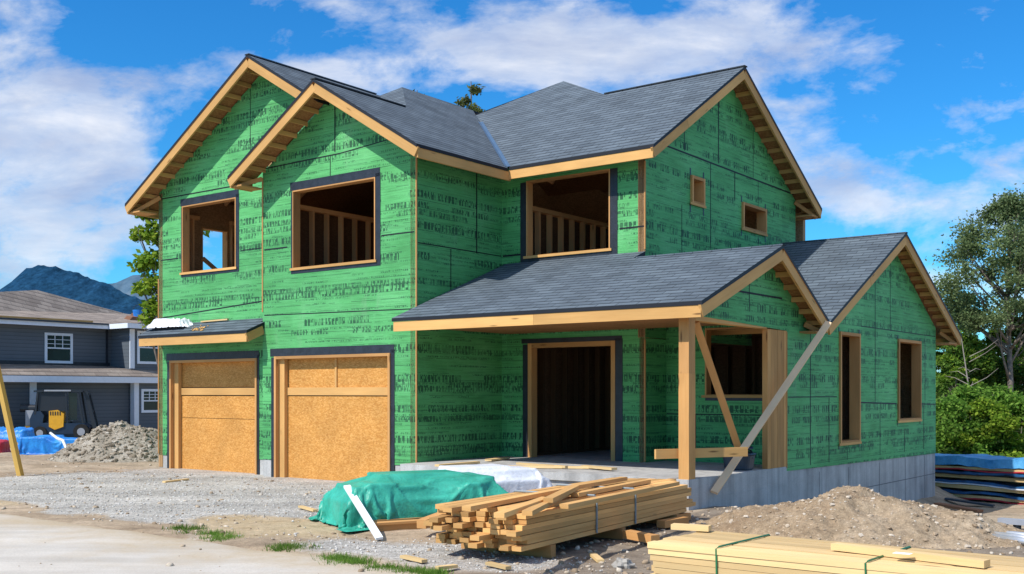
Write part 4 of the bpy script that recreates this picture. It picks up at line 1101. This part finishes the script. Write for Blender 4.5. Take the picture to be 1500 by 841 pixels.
rk = thing('steel_rack', 'low dark steel rail with short feet on the gravel at the right edge', 'rail', a)
mb = MB(); mb.beam((0, 0, .05), b-a+Vector((0, 0, .05)), .1, .07); mb.build('rail', M['mgrey'], rk)
for q in (.1, .35, .7):
    mb = MB(); c_ = (b-a)*q; mb.box(c_.x-.03, c_.x+.03, c_.y-.05, c_.y+.05, -.06, .02); mb.build('foot', M['mblack'], rk)

# ------------------------------------------------------------------ left side: prop, tarps, machines
pb_ = at_z(31, 698, .0); tag(MB().beam(pb_-Vector((0, 0, .05)), pb_+Vector((-.62, .1, 2.55)), .12, .09).build('timber_prop', M['yellow_wood'], origin=pb_), 'yellow timber prop slanting out of the ground at the left edge', 'timber prop')
bt = sheet('blue_tarp', SHEETS[2], M['tarp_b'], at_z(68, 668, 0)+Vector((0, .6, 0)), R(6)); bt.scale = (1.05, .9, 1.1); tag(bt, 'long blue tarpaulin heap on the dirt before the forklift', 'tarpaulin')
b2_ = drape('blue_tarp', M['tarp_b'], at_z(14, 648, -.2), R(0), .8, .4, .5, 6.1, 9, .15, 40, .2, wr=.06); tag(b2_, 'smaller blue tarpaulin behind the yellow prop at the left edge', 'tarpaulin')
rt = drape('red_sheet', M['red'], at_z(-6, 664, -.02), R(0), .30, .3, .32, 3.1, 9, .1, 30, .15, wr=.05); tag(rt, 'dark red sheet bundle beside the blue tarpaulin at the left edge', 'sheet')
hp = [at_z(72, 642, .47), at_z(82, 650, .46), at_z(92, 656, .44), at_z(97, 664, .2), at_z(101, 668, .06), at_z(106, 670, .03)]
hp = [Vector((p_.x, 28.0-.25*i, p_.z)) for i, p_ in enumerate(hp)]
hp = [Vector(((x-750)/F*y_, y_, z_)) for (x, y_, z_) in ((74, 28.6, .62), (84, 28.1, .5), (92, 27.9, .46), (98, 27.7, .22), (103, 27.5, .05), (108, 27.4, .03))]
tag(MB().tube(hp, .035, 8).build('white_hose', M['hose'], origin=hp[-1], smooth=True), 'white hose trailing over the blue tarpaulin heap', 'hose')

def forklift(loc, rz, label):
    fk = thing('forklift', label, 'forklift', loc, rz)
    def part(name, mb, mat, par=fk, **k): return mb.build(name, M[mat], par, **k)
    part('chassis', MB().prism([(-.95, .22), (.95, .22), (1.05, .45), (.9, .62), (-.55, .66), (-1.05, .6)], -.5, .5, 'y'), 'navy')
    part('counterweight', MB().prism([(-1.12, .22), (-.75, .22), (-.62, .95), (-.75, 1.12), (-1.02, 1.1), (-1.15, .8)], -.48, .48, 'y'), 'navy')
    part('engine_cover', MB().prism([(-.42, .5), (-.2, .38), (.12, .5), (.14, 1.0), (-.1, 1.16), (-.42, 1.12)], -.54, .3, 'y'), 'yellow')
    g = MB()
    for i in range(5): g.box(-.38+i*.09, -.34+i*.09, -.55, -.535, .95, 1.1)
    part('grille', g, 'mblack')
    part('rear_post', MB().box(-1.32, -1.02, -.42, -.12, .55, 1.15), 'mgrey'); part('rear_foot', MB().box(-1.34, -1.0, -.44, -.1, .18, .54), 'yellow')
    part('fuel_tank', MB().tube([(-1.55, -.2, 1.22), (-.75, -.2, 1.22)], .15, 12), 'mblack')
    for (x, z, dx) in ((-.95, .98, .1), (.85, .6, -.2), (.25, .6, -.05)):
        for y in (-.45, .45):
            gl = MB(); gl.beam((x, y, z), (x+dx, y, 1.86), .07, .07, up=(1, 0, 0)); part('guard_post', gl, 'mblack')
    part('roof', MB().box(-1.0, .85, -.5, .5, 1.86, 1.93), 'mblack'); part('roof_edge', MB().box(-.6, .4, -.52, -.505, 1.89, 1.95), 'mgrey')
    part('cab_window', MB().box(-.85, .18, -.43, -.42, 1.12, 1.84), 'mblack'); part('door_window', MB().box(.3, .62, -.43, -.42, .75, 1.84), 'glass'); part('rear_window', MB().box(-.9, -.88, -.42, .42, 1.15, 1.84), 'mblack')
    part('seat', MB().prism([(-.1, .7), (.35, .7), (.35, .82), (.02, .85), (-.05, 1.3), (-.18, 1.3)], -.25, .25, 'y'), 'mgrey')
    mt = MB(); 
    for y in (-.3, .3): mt.beam((1.35, y, .12), (.92, y, 1.9), .12, .14, up=(1, 0, 0))
    for z in (.4, 1.1, 1.75): mt.beam((1.35-.24*(z-.12), -.3, z), (1.35-.24*(z-.12), .3, z), .08, .1)
    part('mast', mt, 'mblack')
    for y in (-.25, .25): part('fork', MB().box(1.3, 2.0, y-.05, y+.05, .1, .15), 'mblack')
    for (x, r) in ((-.75, .26), (.8, .3)):
        for y in (-.5, .5):
            w = MB().tube([(x, y-.11, r), (x, y+.11, r)], r, 20); wo = part('wheel', w, 'tyre')
            part('hub', MB().tube([(x, y-.125, r), (x, y+.125, r)], r*.5, 14), 'mgrey', wo)
    return fk
pf = at_z(92, 643, -.33)
fk_ = forklift(pf, R(12), 'dark blue forklift with yellow engine cover parked before the grey house')
fk_.scale = (1.08, 1.08, 1.10)
mh = thing('compact_loader', 'black machine cut off by the left edge beside the grey house', 'machine', at_z(-6, 643, -.33), R(10))
MB().prism([(-.8, .3), (.4, .3), (.5, .7), (.3, 1.25), (-.2, 1.6), (-.8, 1.6)], -.4, .4, 'y').build('body', M['mblack'], mh)
MB().beam((.25, -.45, 1.2), (.65, -.45, .15), .1, .12, up=(1, 0, 0)).build('lift_arm', M['mblack'], mh)
for x in (-.5, .15):
    MB().tube([(x, -.5, .3), (x, -.3, .3)], .3, 18).build('wheel', M['tyre'], mh)

# ------------------------------------------------------------------ grey neighbour house
NX = ua+math.pi/2; P0 = Vector(((0-750)/F*48, 48, 0))
NH = thing('grey_house', 'grey lap sided two storey house with white trim at the left edge', 'house', (P0.x, P0.y, 0), NX)
nb = -.45
def npart(name, mb, mat, par=NH): return mb.build(name, [M[m_] for m_ in (mat if isinstance(mat, list) else [mat])], par)
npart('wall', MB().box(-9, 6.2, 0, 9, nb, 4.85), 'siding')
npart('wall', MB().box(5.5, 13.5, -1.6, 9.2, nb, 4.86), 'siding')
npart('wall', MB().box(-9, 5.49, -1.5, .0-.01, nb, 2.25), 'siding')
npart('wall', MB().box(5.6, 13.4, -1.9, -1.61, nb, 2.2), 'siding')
# upper roof: hip
def nroof(pts, faces):
    mb = MB()
    for f in faces:
        P = [Vector(pts[i]) for i in f]; e1 = (P[1]-P[0]).normalized(); nn_ = (P[1]-P[0]).cross(P[2]-P[0]).normalized(); e2 = nn_.cross(e1)
        mb.face(P, 0, [((q-P[0]).dot(e1), (q-P[0]).dot(e2)) for q in P])
    return npart('roof', mb, 'nroof')
nroof([(-9.6, -.6, 4.98), (5.0, -.6, 4.98), (14, -2.2, 4.98), (14, 9.8, 4.98), (-9.6, 9.8, 4.98), (4.2, 4.5, 6.85), (9.2, 4.5, 5.95), (5.0, -2.2, 4.98)],
      [(0, 1, 6, 5), (1, 7, 2, 6), (2, 3, 6), (3, 4, 5, 6), (4, 0, 5)])
npart('fascia_board', MB().box(-9.6, 4.95, -.62, -.57, 4.74, 4.97), 'trim'); npart('fascia_board', MB().box(4.95, 14, -2.22, -2.17, 4.74, 4.97), 'trim'); npart('fascia_board', MB().box(4.95, 5.0, -2.16, -.63, 4.74, 4.97), 'trim')
npart('soffit', MB().box(-9.5, 5.0, -.56, 0, 4.8, 4.84), 'trim'); npart('soffit', MB().box(5.01, 14, -2.16, -1.6, 4.8, 4.84), 'trim')
npart('roof_edge_batten', MB().box(-9.6, 4.2, -.55, -.45, 5.02, 5.1), 'lumber')
npart('gutter', MB().box(-9.6, 4.94, -.70, -.63, 4.92, 5.0), 'bin')
# skirt roof
nroof([(-9.5, -2.2, 2.45), (13.8, -2.2, 2.45), (13.8, -1.62, 2.80), (5.45, -1.62, 2.80), (5.45, .0, 2.98), (-9.5, .0, 2.98)], [(0, 1, 2, 3), (0, 3, 4, 5)])
npart('fascia_board', MB().box(-9.5, 13.8, -2.23, -2.18, 2.15, 2.43), 'trim'); npart('soffit', MB().box(-9.5, 13.8, -2.17, -1.5, 2.17, 2.2), 'trim')
npart('flashing', MB().box(-9.5, 5.4, -.03, -.006, 2.99, 3.14), 'black')
npart('downpipe', MB().box(5.20, 5.28, -.09, -.01, 2.95, 4.75), 'black')
npart('corner_board', MB().box(5.47, 5.72, -1.63, -1.58, 2.85, 4.73), 'trim')
npart('corner_board', MB().box(.55, .85, -1.56, -1.505, nb, 2.15), 'trim')
npart('corner_board', MB().box(5.5, 5.75, -1.93, -1.55, nb, 2.15), 'trim')
def nwin(x0, x1, z0, z1, y, split):
    f = MB()
    f.box(x0-.12, x0, y-.05, y-.005, z0-.12, z1+.12); f.box(x1, x1+.12, y-.05, y-.005, z0-.12, z1+.12)
    f.box(x0, x1, y-.05, y-.005, z1, z1+.12); f.box(x0, x1, y-.05, y-.005, z0-.12, z0); f.box(x0, x1, y-.04, y-.005, (z0+z1)/2-.03, (z0+z1)/2+.03)
    n = split
    for i in range(1, n): f.box(x0+(x1-x0)*i/n-.015, x0+(x1-x0)*i/n+.015, y-.035, y-.012, (z0+z1)/2+.03, z1)
    for q in (.67, .84): f.box(x0, x1, y-.034, y-.013, z0+(z1-z0)*q-.012, z0+(z1-z0)*q+.012)
    w = npart('window', f, 'trim'); npart('pane', MB().box(x0, x1, y-.012, y-.002, z0, z1), 'glass', w)
nwin(2.2, 3.35, 3.18, 4.35, 0., 3); nwin(5.98, 7.5, 3.2, 4.55, -1.6, 6); nwin(7.7, 8.8, 3.2, 4.55, -1.6, 5); nwin(6.0, 7.6, .85, 1.75, -1.9, 5)
# things on the neighbour's roof
for i, (x, y, z, lab) in enumerate(((6.4, -.8, 5.36, 'lower shingle bundle lying on the grey house roof beside the blue bucket'), (7.6, -1.0, 5.33, 'right hand shingle bundle on the grey house roof'), (7.2, .2, 5.56, 'upper shingle bundle on the grey house roof'))):
    b_ = MB()
    for k in range(3): b_.box(-.55+.05*k, .5+.04*k, -.25, .25, .06*k, .055+.06*k)
    ob = b_.build('shingle_bundle', plain('bundle_brown', (.26, .13, .08), .8)); tag(ob, lab, 'shingle bundle', 'bundles on the grey house roof')
    c_, s_ = math.cos(NX), math.sin(NX); ob.location = (P0.x+c_*x-s_*y, P0.y+s_*x+c_*y, z-.12); ob.rotation_euler = (R(9), 0, NX+.3*i)
bk_ = thing('blue_bucket', 'blue bucket standing on the grey house roof', 'bucket', (P0.x+math.cos(NX)*6.5-math.sin(NX)*(-.75), P0.y+math.sin(NX)*6.5+math.cos(NX)*(-.75), 5.24))
MB().tube([(0, 0, 0), (0, 0, .5)], .2, 16, r2=.27).build('body', M['tarp_b'], bk_); MB().tube([(.26*math.cos(q), 0, .5+.25*math.sin(q)) for q in [math.pi*k/8 for k in range(9)]], .015, 6).build('handle', M['mblack'], bk_)
# bag and scraps on the lean-to roof
sb = drape('white_sheet', M['tarp_w'], W(-7.35, -.02, zLt(0, -.02)-.02), ua, .50, .16, .16, 7.7, 7, .2, 44, .35, wr=.08); tag(sb, 'crumpled white sheet lying on the small roof over the left garage door', 'sheet')
board('batten', 'thin pale batten lying at the back of the small garage roof', 'batten', W(-6.5, .17, zLt(0, .17)+.03), W(-5.6, .18, zLt(0, .18)+.04), .05, .03, 'pale')
dv, df = stone_arrays(np.array([tuple(W(-6.1+random.gauss(0, .13), -.2+random.gauss(0, .07), 0))[:2]+(0,) for k in range(26)]), .02, .06, 4)
o_ = W(-6.1, -.2, 0); dv2 = []
for x, y, z in dv:
    u, v = UV(x, y); dv2.append((x-o_.x, y-o_.y, z*.6+zLt(0, v)+.012))
tag(rawmesh('wood_debris', dv2, df, 3, M['lumber'], loc=(o_.x, o_.y, 0)), 'little heap of orange wood chips on the small garage roof', 'debris')

# ------------------------------------------------------------------ vegetation
def leaf_quads(centers, size, seed, flat=.35, aspect=.6):
    g = np.random.default_rng(seed); n = len(centers); c = np.asarray(centers)
    nrm = g.normal(size=(n, 3)); nrm[:, 2] = np.abs(nrm[:, 2])+flat; nrm /= np.linalg.norm(nrm, axis=1)[:, None]
    t = np.cross(nrm, g.normal(size=(n, 3))); t /= np.linalg.norm(t, axis=1)[:, None]; b = np.cross(nrm, t)
    s = size*g.uniform(.6, 1.35, n)[:, None]
    P = np.stack([c-t*s, c+b*s*aspect, c+t*s, c-b*s*aspect], 1)
    F_ = (np.arange(n)*4)[:, None]+np.arange(4)[None]
    return P.reshape(-1, 3), F_
def clump_points(clumps, n, seed, shell=.55, loose=False):
    g = np.random.default_rng(seed); w = np.array([c[3]**2 for c in clumps]); w = w/w.sum()
    k = g.choice(len(clumps), n, p=w); C_ = np.array([c[:3] for c in clumps])[k]; r = np.array([c[3] for c in clumps])[k]
    d = g.normal(size=(n, 3)); d /= np.linalg.norm(d, axis=1)[:, None]
    rr = r*(shell+(1-shell)*g.random(n))*g.uniform(.55, 1.1, n)
    d[:, 2] *= .72
    out = C_+d*rr[:, None]
    if loose: out = C_+g.normal(size=(n, 3))*np.array([.62, .62, .42])*r[:, None]
    return out
def tree(label, loc, h, crown, n, lsize, mat, seed, trunk_r=.16, first=.35, group=None, name='broadleaf_tree', shrink=1.):
    """crown: list of (dx, dy, z, r) clumps"""
    tr = thing(name, label, 'tree', loc, 0, group)
    mb = MB(); r_ = random.Random(seed)
    mb.tube([(0, 0, -.3), (.06*h*.1, 0, h*.3), (-.03*h*.1, .05, h*.6), (.02, 0, h*.88)], trunk_r, 9, r2=trunk_r*.25)
    for ci, (dx, dy, z, r) in enumerate(crown):
        if len(crown) > 60 and ci % 3: continue
        z0 = max(h*.2, z-.35*h*r_.uniform(.3, .7)); p_ = Vector((0, 0, z0)); q = Vector((dx, dy, z))
        md = (p_+q)/2+Vector((0, 0, -.12*r))
        mb.tube([p_, md, q], trunk_r*.38, 6, r2=trunk_r*.1)
        for k in range(3):
            mb.tube([md, q+Vector((r_.uniform(-r, r), r_.uniform(-r, r), r_.uniform(-r, r)*.6))*.85-Vector((0, 0, 0))], trunk_r*.14, 5, r2=trunk_r*.04)
    mb.build('trunk', M['bark'], tr, smooth=True)
    P, F_ = leaf_quads(clump_points(crown, n, seed, loose=len(crown) > 60), lsize, seed)
    rawmesh('crown', P, F_, 4, M[mat], tr)
    return tr
def rand_crown(seed, h, z0, R_, n, rmin, rmax, shape=1.):
    r_ = random.Random(seed); out = []
    for i in range(n):
        q = r_.random(); z = z0+(h-z0)*q; env = R_*(math.sin(math.pi*min(1, .18+.82*q*1.0))**.7)*shape
        a = r_.uniform(0, 6.28); d = env*math.sqrt(r_.random())
        out.append((d*math.cos(a), d*math.sin(a), z, r_.uniform(rmin, rmax)))
    return out
def wp(px, d, z=None):
    x = (px-750)/F*d; return Vector((x, d, ground_z(x, d) if z is None else z))
# tall airy tree at the right edge
tree('tall airy tree with a bare trunk towering over the bushes at the right edge', wp(1478, 42.5), 10.2, rand_crown(11, 10.2, 5.1, 2.35, 95, .24, .5)+[(-2.3, 0, 7.0, .55), (-2.0, .2, 8.0, .55), (-2.5, 0, 6.4, .45), (-1.4, 0, 9.1, .6), (.2, 0, 9.9, .55), (1.6, 0, 8.8, .6)], 34000, .062, 'leaf_tall', 11, .15, name='broadleaf_tree')
tree('thin small tree left of the tall airy tree, close to the wing roof', wp(1418, 52), 7.3, rand_crown(12, 7.2, 4.5, 1.25, 10, .35, .6), 3000, .10, 'leaf_mid', 12, .09)
tree('second small tree behind the bushes at the right edge', wp(1500, 55), 7.2, rand_crown(13, 7.2, 4.4, 1.5, 10, .4, .7), 3400, .10, 'leaf_mid', 13, .1)
# bushes behind the yard: upper dark row, lower bright row
bl = ['rounded dark bush hugging the wing corner', 'mid green bush second from the wing corner in the back row', 'yellow topped bush under the tall tree in the back row', 'dark bush right of the tall trunk in the back row', 'bush at the far right of the back row', 'half hidden bush behind the wing corner', 'light green bush filling the gap beside the wing corner', 'leafy bush left of the tall trunk']
for i, (px, d, h, r) in enumerate(((1388, 44, 4.0, 1.7), (1418, 46, 4.6, 1.6), (1455, 45, 4.2, 1.6), (1490, 44, 4.4, 1.6), (1530, 45, 4.4, 1.8), (1352, 46, 4.2, 1.8), (1400, 42.5, 3.7, 1.3), (1440, 43.5, 3.9, 1.3))):
    h += 1.0; cr_ = rand_crown(30+i, h, .5, r, 32, .28, .6)+[(r*math.cos(q*.8), r*math.sin(q*.8), .6+.5*(q % 3), .5) for q in range(8)]
    tree(bl[i], wp(px, d), h*.8, cr_, 9000, .075, 'leaf_mid' if i != 3 else 'leaf_dark', 30+i, .06, name='bush')
    tp = [(x, y, z+.12, r_*.7) for (x, y, z, r_) in cr_ if z > h*.6]
    if tp:
        P, F_ = leaf_quads(clump_points(tp, 3200, 60+i), .075, 60+i); rawmesh('young_leaves', P, F_, 4, M['leaf_yel'], COL.objects[-1].parent if False else bpy.data.objects[[o.name for o in COL.objects if o.get('label') == bl[i]][0]])
bl2 = ['bright low shrub just right of the wing foundation behind the wrapped packs', 'leafy low shrub second from the wing foundation', 'yellowish low shrub behind the middle of the wrapped packs', 'low green shrub under the tall trunk', 'low bright shrub at the right edge', 'low shrub beyond the right edge bush', 'low shrub tucked behind the wing foundation']
for i, (px, d, h, r) in enumerate(((1385, 36, 1.9, 1.2), (1412, 37, 2.3, 1.2), (1440, 36, 1.9, 1.1), (1468, 37, 2.4, 1.2), (1496, 36, 2.1, 1.2), (1525, 37, 2.2, 1.3), (1355, 37, 2.2, 1.3))):
    h += .35; cr_ = rand_crown(50+i, h, .2, r, 18, .3, .6)+[(r*math.cos(q*.7), r*math.sin(q*.7), .25+.1*(q % 3), .42) for q in range(9)]
    tree(bl2[i], wp(px, d), h*.7, cr_, 6000, .07, 'leaf_yel' if i in (2, 5) else 'leaf_bright', 50+i, .03, name='shrub')
# bare twiggy saplings
for i, (px, d, h) in enumerate(((1418, 40, 4.7),)):
    mb = MB(); r_ = random.Random(80+i); mb.tube([(0, 0, -.2), (.1, 0, h*.5), (-.25, 0, h)], .05, 6, r2=.015)
    for k in range(16):
        z = h*r_.uniform(.3, .95); a = r_.uniform(0, 6.28); L2 = r_.uniform(.4, 1.1)
        mb.tube([(.05, 0, z), (.05+math.cos(a)*L2*.6, math.sin(a)*L2*.6, z+L2*.3), (.05+math.cos(a)*L2, math.sin(a)*L2, z+L2*.35+r_.uniform(-.2, .3))], .016, 5, r2=.005)
    ob = mb.build('bare_sapling', plain('twig_grey', (.30, .26, .22), .9)); ob.location = wp(px, d)
    tag(ob, ('bare grey sapling nearest the wing gable', 'thin bare sapling close behind the wing corner', 'bare sapling just left of the tall tree trunk')[i], 'sapling')
# tree behind the left end of the house
tree('leafy light green tree peeking out behind the left end of the green house', wp(238, 36), 8.6, [(-.55, 0, 8.0, .55), (-.2, 0, 7.3, .7), (-.75, 0, 7.2, .4), (.3, 0, 8.3, .6), (-.35, 0, 6.4, .55), (-.7, 0, 6.2, .45), (-.3, 0, 5.6, .5), (-.65, 0, 5.4, .4), (-.2, 0, 4.8, .55), (-.5, 0, 4.4, .4), (.5, 0, 6.5, .8), (.5, 0, 5.2, .8), (.8, .4, 7.6, .8)], 4200, .10, 'leaf_yel', 21, .14)
# conifers beyond the roofs
def conifer(label, loc, h, R_, n, seed):
    tr = thing('conifer_tree', label, 'tree', loc); MB().tube([(0, 0, -.3), (.03, 0, h*.6), (0, 0, h)], .22, 8, r2=.02).build('trunk', M['bark'], tr)
    g = np.random.default_rng(seed); pts = []
    nb_ = int(h*5)
    for i in range(nb_):
        q = g.random()**.8; z = h*(1-.72*q); L2 = (R_*(1-z/h)+.28)*g.uniform(.6, 1.2); a = g.uniform(0, 6.28)
        m_ = int(n/nb_)
        s = g.random(m_)**.7; pts.append(np.stack([np.cos(a)*L2*s+g.normal(0, .09, m_), np.sin(a)*L2*s+g.normal(0, .09, m_), z+.25*L2*s*(1-s)*2-.12*s+g.normal(0, .10, m_)], 1))
    P, F_ = leaf_quads(np.concatenate(pts), .12, seed, .1, .35); rawmesh('crown', P, F_, 4, M['needle'], tr); return tr
conifer('brown green conifer top rising behind the roof valley', wp(690, 46), 15.0, 5.2, 11000, 41)
conifer('small conifer tip showing behind the left roof peak', wp(611, 50), 15.75, 3.2, 4000, 42)
conifer('tiny conifer tip showing above the wing ridge', wp(1201, 62), 10.8, 3.0, 3500, 43)

# ------------------------------------------------------------------ hills
def hill(name, prof, D, depth, mat, seed, rough, jag):
    pts = sorted(prof); px0, px1 = pts[0][0], pts[-1][0]
    nx_ = 420; rows = []
    for k, (f, back) in enumerate([(0, 0), (.15, .2), (.3, .38), (.45, .55), (.6, .7), (.75, .82), (.88, .92), (1., 1.), (.8, 1.3), (0, 2.2)]):
        row = []
        for i in range(nx_+1):
            px = px0+(px1-px0)*i/nx_
            for a, b in zip(pts, pts[1:]):
                if a[0] <= px <= b[0]: t_ = (px-a[0])/(b[0]-a[0]); py = a[1]+(b[1]-a[1])*(t_*t_*(3-2*t_)); break
            hz_ = (HOR-py)/F*D+1.7; dd_ = D-depth+depth*back
            z = hz_*f*(1+rough*fbm(px*.02, k*.7, seed, 4))
            if k == 7: z = hz_*(1+.012*fbm(px*.03, 0, seed, 4))+jag*D*.0009*abs(noise.noise(Vector((px*.55, 1., seed))))
            row.append(((px-750)/F*dd_*(D/dd_), dd_, z-4))
        rows.append(row)
    mb = MB(); mb.grid(rows); return tag(mb.build(name, mat, smooth=True), kind='structure')
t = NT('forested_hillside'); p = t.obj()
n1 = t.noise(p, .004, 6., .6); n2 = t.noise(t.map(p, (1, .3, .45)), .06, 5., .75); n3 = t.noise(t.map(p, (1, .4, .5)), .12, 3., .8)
c = t.ramp(n1, [(.3, (.010, .040, .088)), (.55, (.014, .054, .108)), (.75, (.020, .070, .125))])  # distance haze is put into these blue forest colours
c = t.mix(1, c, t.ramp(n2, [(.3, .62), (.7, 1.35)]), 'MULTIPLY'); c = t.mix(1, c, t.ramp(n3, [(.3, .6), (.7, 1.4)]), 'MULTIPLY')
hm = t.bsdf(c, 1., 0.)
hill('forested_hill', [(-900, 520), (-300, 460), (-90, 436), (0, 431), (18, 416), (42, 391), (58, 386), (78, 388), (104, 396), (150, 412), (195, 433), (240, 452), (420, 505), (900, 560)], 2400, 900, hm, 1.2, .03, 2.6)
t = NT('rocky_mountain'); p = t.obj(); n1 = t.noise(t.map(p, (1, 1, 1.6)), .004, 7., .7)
c = t.ramp(n1, [(.35, (.035, .085, .14)), (.55, (.10, .16, .22)), (.7, (.24, .29, .35))])  # bluish rock colours with distance haze mixed in
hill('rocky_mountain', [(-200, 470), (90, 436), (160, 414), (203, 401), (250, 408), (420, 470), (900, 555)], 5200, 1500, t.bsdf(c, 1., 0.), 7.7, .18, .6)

# ------------------------------------------------------------------ sky, sun, camera
world = bpy.data.worlds.new('World'); S.world = world; world.use_nodes = True
t = NT('tmp'); t.t = world.node_tree; t.t.nodes.clear()
SUN = Vector((-.24*AX+AY*1.0, -.24*AY-AX*1.0, 1.1))
SUN = (W(-.24, -1., 1.1)-W(0, 0, 0)); el = math.asin(SUN.normalized().z); az = math.atan2(SUN.x, SUN.y)
sky = t.n('TexSky'); sky.sky_type = 'NISHITA'; sky.sun_disc = False; sky.sun_elevation = el; sky.sun_rotation = az
sky.air_density = 1.0; sky.dust_density = .3; sky.ozone_density = 2.5
hs = t.n('HueSaturation'); t.put(hs, 'Saturation', 1.28); t.put(hs, 'Value', 1.0); t.put(hs, 'Hue', .497); t.put(hs, 'Color', sky.outputs[0])
d = t.sep(t.n('TexCoord').outputs['Generated'])
ty = t.m('MAXIMUM', d[1], .05); tx = t.m('DIVIDE', d[0], ty); tz = t.m('DIVIDE', d[2], ty)
def px(x): return (x-750)/F
def pz(y): return (HOR-y)/F
def blob(x, y, rx, ry, w):
    a = t.m('DIVIDE', t.m('SUBTRACT', tx, px(x)), rx/F); b = t.m('DIVIDE', t.m('SUBTRACT', tz, pz(y)), ry/F)
    q = t.m('ADD', t.m('MULTIPLY', a, a), t.m('MULTIPLY', b, b)); return t.m('MULTIPLY', t.m('EXPONENT', t.m('MULTIPLY', q, -1.)), w)
acc = None
for bl_ in ((60, 150, 250, 90, .22), (60, 320, 260, 100, .27), (470, 105, 200, 45, .24), (760, 70, 190, 60, .22), (1060, 75, 240, 70, .26), (1300, 300, 170, 50, .22), (1240, 235, 130, 30, .13), (480, 5, 60, 20, .15), (20, 20, 60, 60, .16), (1300, 430, 260, 60, .16), (-400, 300, 300, 200, .2), (1900, 300, 300, 150, .2),
            (250, 30, 180, 45, -.22), (650, 130, 60, 60, -.08), (1420, 90, 140, 90, -.14), (150, 60, 70, 35, -.10), (1120, 330, 140, 60, -.1), (960, 10, 60, 25, -.08)):
    b_ = blob(*bl_); acc = b_ if acc is None else t.m('ADD', acc, b_)
cv = t.comb(t.m('MULTIPLY', tx, 3.0), t.m('MULTIPLY', t.m('ADD', tz, t.m('MULTIPLY', tx, -.06)), 5.6), .7)
n1 = t.noise(cv, 2.5, 10., .6, .2); n2 = t.noise(cv, 7.5, 7., .62, .2)
dens = t.m('ADD', t.m('ADD', n1, t.m('MULTIPLY', t.m('SUBTRACT', n2, .5), .26)), acc)
cl = t.ramp(dens, [(.52, 0.), (.60, .32), (.70, .78), (.88, 1.)])
cv2 = t.comb(t.m('MULTIPLY', tx, 3.0), t.m('MULTIPLY', t.m('ADD', tz, -.012), 8.5), .7)
sh = t.noise(t.comb(t.m('MULTIPLY', tx, 3.6), t.m('MULTIPLY', tz, 11.), 4.), 1.6, 7., .6, .3)
ccol = t.ramp(sh, [(.32, (3.6, 4.2, 5.8)), (.50, (5.2, 5.7, 6.8)), (.66, (7.4, 7.5, 7.9))])
up = t.m('GREATER_THAN', d[2], 0.); cl = t.m('MULTIPLY', cl, up)
skyc = t.mix(1, hs.outputs[0], (.34, .98, 1.34), 'MULTIPLY')
cl = t.m('MAXIMUM', cl, t.m('MULTIPLY', t.ramp(d[2], [(.42, 0.), (.62, 1.)]), t.ramp(t.noise(t.n('TexCoord').outputs['Generated'], 3., 6., .6), [(.3, .35), (.6, .9)])))  # unseen overhead cloud added to whiten and brighten the fill light
fin = t.mix(t.m('MULTIPLY', cl, .92), skyc, ccol)
bg = t.n('Background'); t.put(bg, 'Strength', .13); t.put(bg, 'Color', fin)
wo = t.n('OutputWorld'); t.t.links.new(bg.outputs[0], wo.inputs[0])

sl_ = bpy.data.lights.new('sun', 'SUN'); sl_.energy = 5.0; sl_.angle = R(.5); sl_.color = (1., .955, .88)
so = bpy.data.objects.new('sun', sl_); COL.objects.link(so); so.rotation_euler = SUN.to_track_quat('Z', 'Y').to_euler(); so.location = (-20, -20, 30)
cam = bpy.data.cameras.new('camera'); cam.sensor_width = 36; cam.lens = 36*F/1500; cam.shift_y = (HOR-420.5)/1500; cam.clip_end = 30000; cam.clip_start = .05
co = bpy.data.objects.new('camera', cam); COL.objects.link(co); co.location = (0, 0, 1.7); co.rotation_euler = (R(90), 0, 0)
S.camera = co
S.view_settings.view_transform = 'Standard'; S.view_settings.look = 'None'; S.view_settings.exposure = 0
bpy.data.materials.remove(bpy.data.materials['tmp'])
